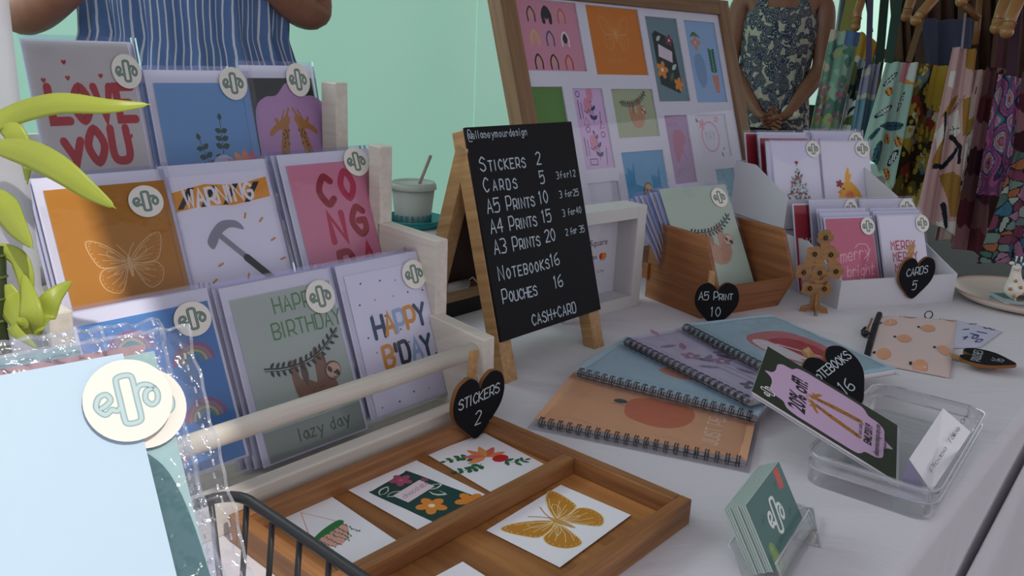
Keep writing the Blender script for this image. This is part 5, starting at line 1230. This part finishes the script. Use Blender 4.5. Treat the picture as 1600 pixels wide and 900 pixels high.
# ================================================================== PEOPLE
def bone(*a): return a
SKINM, nt, b = newmat('skin_tanned'); b.inputs['Base Color'].default_value = lin('#8f5d48'); b.inputs['Roughness'].default_value = .5; b.inputs['Subsurface Weight'].default_value = .12; b.inputs['Subsurface Scale'].default_value = .01
n_ = nt.nodes.new('ShaderNodeTexNoise'); n_.inputs['Scale'].default_value = 14; cr = nt.nodes.new('ShaderNodeValToRGB'); cr.color_ramp.elements[0].color = lin('#7f4f3c'); cr.color_ramp.elements[1].color = lin('#9c6a53'); nt.links.new(n_.outputs[0], cr.inputs[0]); nt.links.new(cr.outputs[0], b.inputs['Base Color'])
def person(name_label, M, arms, top_mat, top_prof, bottom_mat, hair, neck_v=False, bracelet=None, top_scale=1.0):
    """local: x right (as the viewer sees), y towards the back, z up from the table-top level; feet at -.74"""
    t = thing('person', name_label, 'person', M)
    J = [((0, 0, .20), (.135, .095)), ((0, 0, .33), (.115, .085)), ((0, .0, .47), (.13, .09)), ((0, 0, .60), (.12, .08)), ((0, .01, .68), (.055, .055)), ((0, .005, .75), (.05, .05)), ((0, -.005, .84), (.072, .088)), ((0, -.01, .92), (.070, .088))]
    E = [(0, 1), (1, 2), (2, 3), (3, 4), (4, 5), (5, 6), (6, 7)]
    def chain(root, pts):
        p = root
        for q in pts: J.append(q); E.append((p, len(J)-1)); p = len(J)-1
        return p
    for sg in (-1, 1):
        chain(0, [((sg*.09, 0, .10), (.085, .085)), ((sg*.09, 0, -.08), .07), ((sg*.085, -.005, -.30), .052), ((sg*.085, 0, -.42), .05), ((sg*.085, .01, -.66), .034), ((sg*.088, 0, -.70), .034), ((sg*.09, -.12, -.72), .025)])
    hands = []
    for sg, a in zip((-1, 1), arms):
        sh, el, wr, hd = a
        w_ = chain(3, [((sg*.15, 0, .62), .055), (sh, .054), (tuple(Vector(sh).lerp(Vector(el), .5)), .050), (el, .044), (tuple(Vector(el).lerp(Vector(wr), .4)), .041), (wr, .023)])
        d = (Vector(hd)-Vector(wr)).normalized(); palm = Vector(wr)+d*.035; mc = Vector(wr)+d*.075
        pz = chain(w_, [(tuple(palm), (.030, .018)), (tuple(mc), (.030, .014))])
        hands.append((Vector(wr), palm, mc, d, sg, pz))
    o = skin_body('body', J, E, SKINM, t, 2)
    for wr, palm, mc, d, sg, pz in hands:
        sd = d.cross(Vector((0, 1, 0))); sd = sd.normalized() if sd.length > .2 else Vector((1, 0, 0)); pn = sd.cross(d)
        JJ = [(tuple(wr+d*.03), .016)]; EE = []
        for i, (off, L_) in enumerate(((-.026, .062), (-.009, .074), (.009, .070), (.024, .056))):
            b0_ = mc+sd*off-d*.012; r0 = len(JJ); JJ.append((tuple(b0_), .0095)); EE.append((0, r0))
            q = b0_
            for s_ in range(3):
                ang = .25+.45*s_; q = q+(d*math.cos(ang)-pn*math.sin(ang))*L_/3; JJ.append((tuple(q), .0085-.0008*s_)); EE.append((len(JJ)-2, len(JJ)-1))
        b0_ = palm+sd*(-.024*sg); r0 = len(JJ); JJ.append((tuple(b0_), .011)); EE.append((0, r0))
        for s_ in range(2):
            b0_ = b0_+(d*.7-sd*.7*sg-pn*.3).normalized()*.026; JJ.append((tuple(b0_), .0095)); EE.append((len(JJ)-2, len(JJ)-1))
        skin_body('hand', JJ, EE, SKINM, t, 1)
    mb = MB(); mb.fmap = None
    def topf(i, j):
        k = j*(len(top_prof)-1); q = min(len(top_prof)-2, int(k)); f_ = k-q; a = [top_prof[q][n]*(1-f_)+top_prof[q+1][n]*f_ for n in range(4)]
        th = 2*math.pi*i; fold = 1+a[3]*(.05*math.sin(th*17+j*2)+.03*math.sin(th*31+j*9))
        z = a[0]
        if neck_v and j > .8:
            fr_ = max(0, -math.sin(th)); z -= (j-.8)/.2*.20*max(0, fr_**6)
        return (a[1]*math.cos(th)*fold, a[2]*math.sin(th)*fold, z)
    mb.grid(topf, 160, 60, top_mat); o = mb.build('top', t)
    ul_ = o.data.uv_layers.new(name='uv')
    for p in o.data.polygons:
        for li, vi in zip(p.loop_indices, p.vertices): ul_.data[li].uv = ((vi % 161)/160, (vi//161)/60)
    mb = MB()
    for sg in (-1, 1):
        mb.lathe([(.0, -.69), (.055, -.69), (.060, -.45), (.075, -.15), (.092, .10)], bottom_mat, 24, (sg*.085, 0, 0))
    mb.lathe([(.13, .05), (.165, .10), (.150, .22), (.135, .26)], bottom_mat, 30, (0, 0, 0), 1, .72); mb.build('trousers', t)
    mb = MB()
    for sg in (-1, 1): mb.ball((sg*.09, -.05, -.715), (.045, .12, .028), ink('#2c2a2c'), 14, 8)
    mb.build('shoes', t)
    mb = MB(); mb.ball((0, .028, .915), (.088, .098, .105), ink(hair), 20, 14); mb.ball((0, .07, .80), (.075, .05, .12), ink(hair), 16, 10); mb.build('hair', t)
    mb = MB()
    for sg in (-1, 1): mb.ball((sg*.030, -.089, .885), (.012, .006, .007), ink('#e8e2dc'), 10, 6); mb.ball((sg*.030, -.094, .885), (.005, .003, .005), ink('#2c201c'), 8, 6); mb.ball((sg*.077, .0, .87), (.008, .018, .028), SKINM, 10, 6)
    mb.ball((0, -.100, .862), (.012, .016, .022), SKINM, 10, 8); mb.ball((0, -.088, .825), (.026, .008, .008), ink('#94504a'), 12, 6); mb.build('face_features', t)
    return t
# vendor in the striped top, arms crossed high
m, nt, b = newmat('blue_striped_cotton'); b.inputs['Roughness'].default_value = .85
tc = nt.nodes.new('ShaderNodeTexCoord'); sx = nt.nodes.new('ShaderNodeSeparateXYZ'); nt.links.new(tc.outputs['UV'], sx.inputs[0])
mu = nt.nodes.new('ShaderNodeMath'); mu.operation = 'MULTIPLY'; mu.inputs[1].default_value = 92; nt.links.new(sx.outputs[0], mu.inputs[0])
nz_ = nt.nodes.new('ShaderNodeTexNoise'); nz_.inputs['Scale'].default_value = 9; nt.links.new(tc.outputs['UV'], nz_.inputs[0])
ad = nt.nodes.new('ShaderNodeMath'); ad.operation = 'MULTIPLY_ADD'; ad.inputs[1].default_value = .55; nt.links.new(nz_.outputs[0], ad.inputs[0]); nt.links.new(mu.outputs[0], ad.inputs[2])
fc = nt.nodes.new('ShaderNodeMath'); fc.operation = 'FRACT'; nt.links.new(ad.outputs[0], fc.inputs[0])
cr = nt.nodes.new('ShaderNodeValToRGB'); cr.color_ramp.interpolation = 'LINEAR'; e = cr.color_ramp.elements; e[0].position = 0; e[0].color = lin('#5b79ab'); e[1].position = .70; e[1].color = lin('#5b79ab')
for p_, c_ in ((.74, '#d5d8e2'), (.92, '#d5d8e2'), (.96, '#5b79ab')):
    q = e.new(p_); q.color = lin(c_)
n2 = nt.nodes.new('ShaderNodeTexNoise'); n2.inputs['Scale'].default_value = 300; mx = nt.nodes.new('ShaderNodeMix'); mx.data_type = 'RGBA'; mx.blend_type = 'MULTIPLY'; mx.inputs[0].default_value = .35
nt.links.new(fc.outputs[0], cr.inputs[0]); nt.links.new(cr.outputs[0], mx.inputs[6]); nt.links.new(n2.outputs[0], mx.inputs[7]); nt.links.new(mx.outputs[2], b.inputs['Base Color']); STRIPE = m
pc = atd(298, 92, 1.60); PMx = Matrix.Translation((pc.x, pc.y, 0)) @ Matrix.Rotation(math.radians(18), 4, 'Z')
person('person in a blue and white striped top with bare bent arms behind the card rack', PMx,
   [((-.19, .0, .60), (-.285, -.01, .375), (-.14, -.16, .45), (-.02, -.19, .50)), ((.19, .0, .60), (.232, .02, .400), (.13, -.13, .47), (.02, -.17, .49))],
   STRIPE, [(.10, .235, .165, 1), (.22, .215, .15, 1), (.30, .195, .135, 1), (.36, .175, .125, 1.1), (.46, .18, .125, .5), (.58, .19, .12, .3), (.66, .12, .09, .2), (.69, .075, .07, 0)], ink('#2f3340', .8), '#3a2a22')
# second stallholder farther along, floral sleeveless top, hands clasped
m, nt, b = newmat('floral_blouse'); b.inputs['Roughness'].default_value = .85
tc = nt.nodes.new('ShaderNodeTexCoord'); v = nt.nodes.new('ShaderNodeTexVoronoi'); v.inputs['Scale'].default_value = 30; v.feature = 'F1'; nt.links.new(tc.outputs['Object'], v.inputs[0])
n_ = nt.nodes.new('ShaderNodeTexNoise'); n_.inputs['Scale'].default_value = 34; n_.inputs['Detail'].default_value = 4; nt.links.new(tc.outputs['Object'], n_.inputs[0])
ad = nt.nodes.new('ShaderNodeMath'); ad.operation = 'MULTIPLY'; nt.links.new(v.outputs[0], ad.inputs[0]); nt.links.new(n_.outputs[0], ad.inputs[1])
cr = nt.nodes.new('ShaderNodeValToRGB'); cr.color_ramp.interpolation = 'CONSTANT'; e = cr.color_ramp.elements; e[0].color = lin('#2f3850'); e[0].position = 0; e[1].position = .17; e[1].color = lin('#353f58')
for p_, c_ in ((.06, '#b9b2a4'), (.08, '#2a3348'), (.135, '#a8a294'), (.15, '#3c4762'), (.23, '#b4ad9e'), (.25, '#333d55'), (.33, '#bcb5a5')): q = e.new(p_); q.color = lin(c_)
nt.links.new(ad.outputs[0], cr.inputs[0]); nt.links.new(cr.outputs[0], b.inputs['Base Color']); FLOR = m
pc = atd(1201, 180, 3.95); PMx = Matrix.Translation((pc.x, pc.y, 0)) @ Matrix.Rotation(math.radians(-14), 4, 'Z')
pt = person('person in a dark floral sleeveless top with hands clasped, standing by the hanging aprons', PMx,
   [((-.185, .0, .60), (-.205, -.01, .33), (-.045, -.15, .115), (.03, -.17, .09)), ((.185, .0, .60), (.205, -.01, .33), (.07, -.16, .120), (-.02, -.175, .095))],
   FLOR, [(.06, .185, .13, .4), (.20, .165, .12, .4), (.33, .155, .115, .3), (.45, .165, .12, .3), (.52, .17, .12, .2), (.60, .15, .10, .2), (.655, .11, .085, .1)], ink('#3a3d4a', .8), '#5a4030', neck_v=True)
mb = MB(); mb.tube([(.085+.0+.03*math.cos(a), -.145+.026*math.sin(a)*.5, .138+.026*math.sin(a)) for a in [2*math.pi*k/20 for k in range(20)]], .009, ink('#cfc8bb', .4), 8, True)
mb.ball((.112, -.160, .128), (.016, .010, .017), ink('#d8d0b8', .3), 12, 8); o = mb.build('wrist_watch', None, PMx); tag(o, 'pale wrist watch worn by the person in the floral top', 'watch')
# chair
CH = atd(1258, 186, 4.75); CM = Matrix.Translation((CH.x, CH.y, 0)) @ Matrix.Rotation(math.radians(-10), 4, 'Z')
t = thing('folding_chair', 'black folding chair behind the person in the floral top', 'chair', CM); BKM = ink('#26272b', .55)
mb = MB(); mb.prism(rrect(-.13, -.02, .13, .125, .045), -.012, .012, BKM, 'y'); mb.build('backrest', t)
mb = MB(); mb.prism(rrect(-.2, -.42, .2, -.02, .05), -.30, -.275, BKM); mb.build('seat', t)
for x in (-.19, .19):
    for (a, b_) in (((x, .0, .05), (x, -.40, -.74)), ((x, -.36, -.29), (x, .02, -.74))): mb = MB(); mb.tube([a, b_], .011, ink('#3a3b40', .4), 8); mb.build('leg', t)
# ================================================================== HANGING APRONS
def patt(kind, seed):
    rn = random.Random(seed); cells = [(rn.random(), rn.random(), rn.random(), rn.random()) for _ in range(70)]
    def near(s, t_, n=70, ax=.45):
        best = 9; bi = 0
        for i in range(n):
            c = cells[i]; d = ((s-c[0])*ax)**2+(t_-c[1])**2
            if d < best: best = d; bi = i
        return bi, best
    def dim(x):
        c = [int(x[i:i+2], 16) for i in (1, 3, 5)]; g = sum(c)/3; return '#%02x%02x%02x' % tuple(int(.92*(.85*v+.15*g)) for v in c)
    def pal(*c): return [ink(dim(x), .85, .1) for x in c]
    if kind == 'floral':
        P = pal('#7fae97', '#9cc0a6', '#c07a8c', '#a9b268', '#5a8a7c', '#d2cbb0', '#5f7cae', '#c99a7c')
        return lambda s, t_: (lambda i, d: P[6] if (t_ > .86 and s > .5) else (P[2] if (d < .0006 and t_ < .5) else P[[0, 1, 4, 0, 3, 1, 5, 4][i % 8]]))(*near(s, t_))
    if kind == 'toucan':
        P = pal('#27333c', '#c4962c', '#8d9ea0', '#5a6a3a', '#1a2026', '#9a3430', '#c2c7c0')
        return lambda s, t_: (lambda i, d: P[1] if (.78 < t_ and s < .6) else (P[5] if t_ > .86 else P[[0, 2, 4, 3, 6, 0, 4][i % 7]]))(*near(s, t_, 50))
    if kind == 'check':
        P = pal('#8f8ca8', '#7391a6', '#b9b4a8', '#567f96')
        return lambda s, t_: P[2] if (abs(t_-.9) < .05 and s < .5) or abs(t_-.58) < .03 else (P[0] if t_ > .58 else (P[3] if (int(s*6) % 2) else P[1]))
    if kind == 'mint':
        P = pal('#9fc2b3', '#1f2a3c', '#d88d3c', '#3a6470', '#c9d2ca', '#c97a86'); L = [(.25, .82, .20, .045, .9, 1), (.75, .66, .20, .04, 1.3, 1), (.30, .50, .26, .05, .8, 1), (.62, .42, .30, .075, .5, 3), (.40, .10, .26, .085, 1.5, 3), (.85, .2, .2, .05, 1.2, 1), (.2, .25, .2, .045, 1.1, 3)]
        def f(s, t_):
            if t_ > .82 and s > .55: return P[[5, 2, 1, 4][near(s, t_, 50)[0] % 4]]
            for cx, cy, a, b_, r, c in L:
                dx, dy = (s-cx)*.42, t_-cy; u = dx*math.cos(r)+dy*math.sin(r); w_ = -dx*math.sin(r)+dy*math.cos(r); q = (u/(a*.5))**2+(w_/(b_*.5))**2
                if q < 1:
                    if c == 1: return P[1] if (q > .55 or abs((u*60) % 1-.5) < .18) else P[4]
                    return P[1] if abs(w_) < .003 or abs((u*40+abs(w_)*40) % 1) < .15 else P[3]
            for cx, cy in ((.3, .70), (.6, .30), (.9, .35), (.15, .0), (.8, .05)):
                if ((s-cx)*.42)**2+((t_-cy)*.9)**2 < .0016: return P[1] if (int(s*30)+int(t_*60)) % 4 == 0 else P[2]
            return P[0]
        return f
    if kind == 'retro':
        P = pal('#6e5a22', '#8a2f26', '#b9962c', '#2f3a30', '#3a2a1c', '#5e7a8a', '#c9c0a0')
        return lambda s, t_: (lambda i, d: P[2] if t_ > .72 and s > .5 else P[[4, 0, 3, 1, 4, 2, 0, 4, 5, 6][i % 10]] if d > .0004 else P[2])(*near(s, t_))
    if kind == 'abstract':
        P = pal('#c49a98', '#a0712e', '#1d2230', '#d0ccc4')
        def seg(s, t_, a, b_, w_):
            ax, ay, bx, by = a[0], a[1], b_[0], b_[1]; dx, dy = bx-ax, by-ay; k = max(0, min(1, ((s-ax)*dx*.16+(t_-ay)*dy)/(dx*dx*.16+dy*dy))); return ((s-ax-k*dx)**2*.16+(t_-ay-k*dy)**2) < w_*w_
        def tri(s, t_, P_):
            sgn = [((P_[(i+1) % len(P_)][0]-P_[i][0])*(t_-P_[i][1])-(P_[(i+1) % len(P_)][1]-P_[i][1])*(s-P_[i][0])) > 0 for i in range(len(P_))]
            return all(sgn) or not any(sgn)
        T = [([(.55, 1), (1, 1), (1, .86), (.62, .90)], 1), ([(.10, .60), (.30, .70), (.55, .74), (.42, .62)], 1), ([(.70, .72), (1, .75), (1, .55), (.82, .52)], 1), ([(.1, .36), (.30, .50), (.42, .34), (.12, .30)], 1), ([(.46, .28), (.72, .32), (1, .30), (1, .10), (.8, .08)], 1), ([(.0, .50), (.24, .58), (.30, .48), (.2, .40)], 3), ([(.4, .62), (.62, .66), (.76, .54), (.56, .48)], 3), ([(.3, .56), (.45, .56), (.44, .34), (.3, .34)], 3), ([(.55, .02), (1, .08), (1, 0), (.6, 0)], 3), ([(.1, .86), (.3, .86), (.3, .76), (.1, .78)], 3)]
        Ls = [((.18, .32), (.5, .33), .014), ((.5, .33), (.72, .44), .014), ((.55, .50), (.80, .46), .016), ((.80, .46), (.82, .38), .014), ((.2, .62), (.34, .46), .012), ((.62, .12), (.72, .02), .018), ((.34, .60), (.74, .74), .002), ((.5, .66), (.6, .72), .002), ((.52, .60), (.7, .60), .002), ((.55, .56), (.6, .48), .002), ((.5, .54), (.72, .56), .002), ((.34, 1), (.36, .8), .001)]
        def f(s, t_):
            for a, b_, w_ in Ls:
                if seg(s, t_, a, b_, w_): return P[2]
            for poly, c in T:
                if tri(s, t_, poly): return P[c]
            return P[0]
        return f
    if kind == 'scallop':
        P = pal('#5a2430', '#96646a', '#6c4448', '#42202a')
        return lambda s, t_: P[[1, 0, 2, 3][int((t_*7+.18*abs(math.sin(s*9+int(t_*7)*1.5))) + (1 if s > .5 else 0)*1) % 4]]
    if kind == 'purple':
        P = pal('#7a3f72', '#a84c7c', '#3f2a5c', '#2f7a86', '#c48aa4', '#8a5aa0', '#b0a03c')
        return lambda s, t_: P[int(abs(math.sin(s*5+t_*13)+math.sin(t_*21-s*4)*.9+math.sin(s*11+2))*3.2) % 7]
    if kind == 'glass':
        P = pal('#6f827c', '#a65c3c', '#3a6a86', '#7c3a52', '#9aa59a', '#a06a8c', '#4c6a60'); K_ = ink('#1a1a20', .9)
        def f(s, t_):
            ds = sorted((((s-c[0])*.4)**2+(t_-c[1])**2, i) for i, c in enumerate(cells[:46])); return K_ if ds[1][0]**.5-ds[0][0]**.5 < .008 else P[ds[0][1] % 7]
        return f
    return lambda s, t_: ink('#2a2028', .9)
def apron(px4, deps, kind, seed, label, strap=None, hang=None, fold=.009, nu=44, nv=110, name='hanging_apron', cat='apron'):
    TL_, TR_, BR_, BL_ = [atd(*p, d) for p, d in zip(px4, deps)]; f = patt(kind, seed)
    t = thing(name, label, cat, (TL_+TR_)*.5)
    O = (TL_+TR_)*.5; nrm = (TR_-TL_).cross(BL_-TL_).normalized()
    def fn(i, j):
        a = BL_.lerp(BR_, i); b_ = TL_.lerp(TR_, i); q = a.lerp(b_, j)
        return q-O+nrm*(fold*math.sin(i*9.5+seed)*(1.1-j*.6)+fold*.4*math.sin(i*21+j*3+seed))+EZ*(-.006*math.cos(i*6)*(1-j))
    mb = MB(); mb.grid(fn, nu, nv, ink('#888888'), True, f); mb.build('apron_cloth', t, solid=.002)
    for (a, b_, w_, c) in (strap or []):
        A_, B_ = atd(*a, deps[0])-O, atd(*b_, deps[0])-O; d = (B_-A_).normalized(); s_ = d.cross(fwd).normalized()*w_*.5; m_ = ink(c, .85)
        mb = MB(); mb.add([A_-s_, A_+s_, B_+s_, B_-s_]+[p+fwd*.003 for p in (A_-s_, A_+s_, B_+s_, B_-s_)], [(0, 1, 2, 3), (4, 5, 6, 7), (0, 1, 5, 4), (1, 2, 6, 5), (2, 3, 7, 6), (3, 0, 4, 7)], m_); mb.build('strap', t)
    return t
D1, D2, D3, D4, D5, D6 = 3.15, 3.05, 2.95, 2.8, 2.6, 2.45
apron([(1298, 46), (1346, 50), (1311, 212), (1262, 212)], [D1]*4, 'floral', 11, 'green and pink floral apron hanging at the left end of the rail', [((1322, 50), (1340, -30), .05, '#8a8a4a')])
apron([(1346, 49), (1386, 78), (1344, 215), (1309, 212)], [D2]*4, 'toucan', 12, 'black apron with a toucan and leaves, second from the left', [((1362, 50), (1352, -20), .012, '#20222a')])
apron([(1349, 104), (1376, 97), (1352, 225), (1328, 215)], [D3]*4, 'check', 13, 'lavender and blue check apron hanging behind the mint leaf apron', [((1374, 100), (1384, -20), .03, '#24362c'), ((1357, 105), (1361, -20), .02, '#4a4660')])
apron([(1385, 97), (1434, 98), (1394, 292), (1346, 236)], [D4]*4, 'mint', 14, 'mint green apron with navy leaf outlines and orange spots', [((1389, 98), (1406, -20), .03, '#2c443c'), ((1420, 97), (1440, 30), .02, '#6a5338')])
apron([(1434, 99), (1484, 104), (1436, 330), (1382, 296)], [D4+.12]*4, 'retro', 15, 'mustard and brown retro flower apron left of the pink abstract apron')
apron([(1489, 74), (1528, 78), (1492, 366), (1428, 342)], [D5]*4, 'abstract', 16, 'pink apron with mustard, black and white abstract shapes', [((1503, 78), (1509, 20), .006, '#8a8088')], fold=.012, nu=70, nv=160)
apron([(1520, 108), (1550, 112), (1500, 385), (1462, 372)], [D5+.15]*4, 'abstract', 19, 'second pink abstract apron half hidden behind the front pink one', fold=.012)
apron([(1541, 104), (1574, 108), (1540, 402), (1483, 385)], [D5+.05]*4, 'scallop', 17, 'maroon and dusty pink scalloped apron right of the pink abstract apron', [((1560, 106), (1575, -20), .02, '#4a2630')])
apron([(1560, 116), (1596, 122), (1576, 318), (1524, 300)], [D6+.08]*4, 'purple', 18, 'purple and magenta swirl apron with a pale pink panel', [((1580, 118), (1592, -20), .03, '#3c2230')])
apron([(1588, 236), (1640, 246), (1606, 420), (1532, 408)], [D6]*4, 'glass', 20, 'grey apron with outlined coloured patches at the right edge', fold=.012)
apron([(1598, 110), (1660, 120), (1650, 330), (1574, 320)], [D6+.25]*4, 'scallop', 21, 'dark plum apron at the far right edge of the rail')
apron([(1440, 30), (1530, 30), (1512, 120), (1440, 108)], [D5+.5]*4, 'check', 23, 'blue-grey cloth bag hanging above and behind the pink abstract apron', fold=.02, nu=20, nv=20, name='hanging_bag', cat='bag')
for o_ in [o for o in COL.objects if o.name.startswith('hanging_bag')]:
    for c in o_.children:
        c.data.materials.clear(); c.data.materials.append(cloth('denim_grey', '#3d3f52', .4, 200)); 
        for p in c.data.polygons: p.material_index = 0
def hanger(pxs, dep, label, r=.016):
    P_ = [atd(*p, dep) for p in pxs]; O = P_[0]; t = thing('clothes_hanger', label, 'clothes hanger', O)
    HWD = ink('#9a6a3c', .3, .5)
    mb = MB(); Q = [p-O for p in P_]; mb.tube(Q, r, HWD, 12); mb.ball(tuple(Q[0]), r*1.08, HWD, 12, 8); mb.build('shoulder_arm', t)
    mb = MB(); mb.tube([Q[0].lerp(Q[1], .55)-(Q[1]-Q[0])*.03, Q[0].lerp(Q[1], .55)+(Q[1]-Q[0])*.03], r*1.12, ink('#7a5230', .3), 12); mb.build('bamboo_node', t)
    k = Q[-1]; mb = MB(); mb.tube([k, k+Vector((0, 0, .05)), k+Vector((.03, .02, .09)), k+Vector((.05, .03, .06))], .003, ink('#8a8a90', .3, .5, 1), 6); mb.build('metal_hook', t)
hanger([(1337, 42), (1340, 18), (1356, -30)], D1-.05, 'bamboo hanger end above the green floral apron')
hanger([(1416, 26), (1421, 8), (1438, -40)], D4+.05, 'bamboo hanger end above the mint leaf apron')
hanger([(1431, 32), (1444, 16), (1478, -24)], D4-.1, 'slanting bamboo hanger arm right of the mint apron hanger')
hanger([(1502, 2), (1512, -8), (1530, -40)], D5-.05, 'bamboo hanger end above the pink abstract apron')
hanger([(1557, 44), (1563, 22), (1578, -20)], D5-.1, 'bamboo hanger end, left of the pair at the right edge', .017)
hanger([(1573, 50), (1580, 26), (1600, -20)], D6-.05, 'bamboo hanger end, right of the pair at the right edge', .017)
for i, (a, b_, dp, lb) in enumerate((((1504, 4), (1530, 30), D5, 'brown hanger arm slanting down over the grey bag'), ((1434, 44), (1484, 48), D5+.6, 'thin pale bar between the hangers over the grey bag'), ((1532, -10), (1524, 70), D5+.1, 'reddish brown hanger arm beside the pink abstract apron'))):
    mb = MB(); mb.tube([atd(*a, dp), atd(*b_, dp)], .010, ink('#7c4f2e' if i != 1 else '#a88a60', .35), 8); tag(mb.build('hanger_bar'), lb, 'hanger part')
# dark garments farther back on the rail
for i, (p4, dp, c, lb) in enumerate((([(1336, 62), (1384, 92), (1362, 232), (1308, 232)], 3.35, '#1f2226', 'black garment hanging behind the toucan and check aprons'), ([(1392, -30), (1440, -30), (1440, 110), (1400, 100)], 3.5, '#5a4230', 'brown garment hanging behind the mint leaf apron'), ([(1436, -30), (1500, -30), (1500, 250), (1430, 250)], 3.3, '#33241f', 'dark brown garment hanging behind the mustard retro apron'), ([(1498, -30), (1560, -30), (1560, 330), (1496, 330)], 3.2, '#4a3326', 'dark brown garment hanging behind the pink abstract apron'), ([(1556, -30), (1660, -30), (1640, 340), (1520, 360)], 3.1, '#2c1c22', 'dark plum garment filling the rail at the far right'))):
    P_ = [atd(*p, dp) for p in p4]; nr = (P_[1]-P_[0]).cross(P_[3]-P_[0]).normalized(); mb = MB()
    mb.grid(lambda s, q: P_[3].lerp(P_[2], s).lerp(P_[0].lerp(P_[1], s), q)+nr*.02*math.sin(s*20+i), 40, 12, cloth('garment%d' % i, c, .4, 120, .95, 0, '#6a4a3a' if i else '#8a6a48')); tag(mb.build('hanging_garment', solid=.003), lb, 'garment')
ra, rb = atd(1330, -90, 3.4), atd(1720, -90, 2.9)
t = thing('garment_rail', 'metal garment rail the aprons hang from', 'rail', ra)
mb = MB(); mb.tube([(0, 0, 0), rb-ra], .014, ink('#8f9196', .3, .5, 1), 12); mb.build('top_bar', t)
for p in (ra, rb): mb = MB(); mb.tube([p-ra, Vector((p.x, p.y, -.74))-ra], .013, ink('#8f9196', .3, .5, 1), 10); mb.build('upright', t)
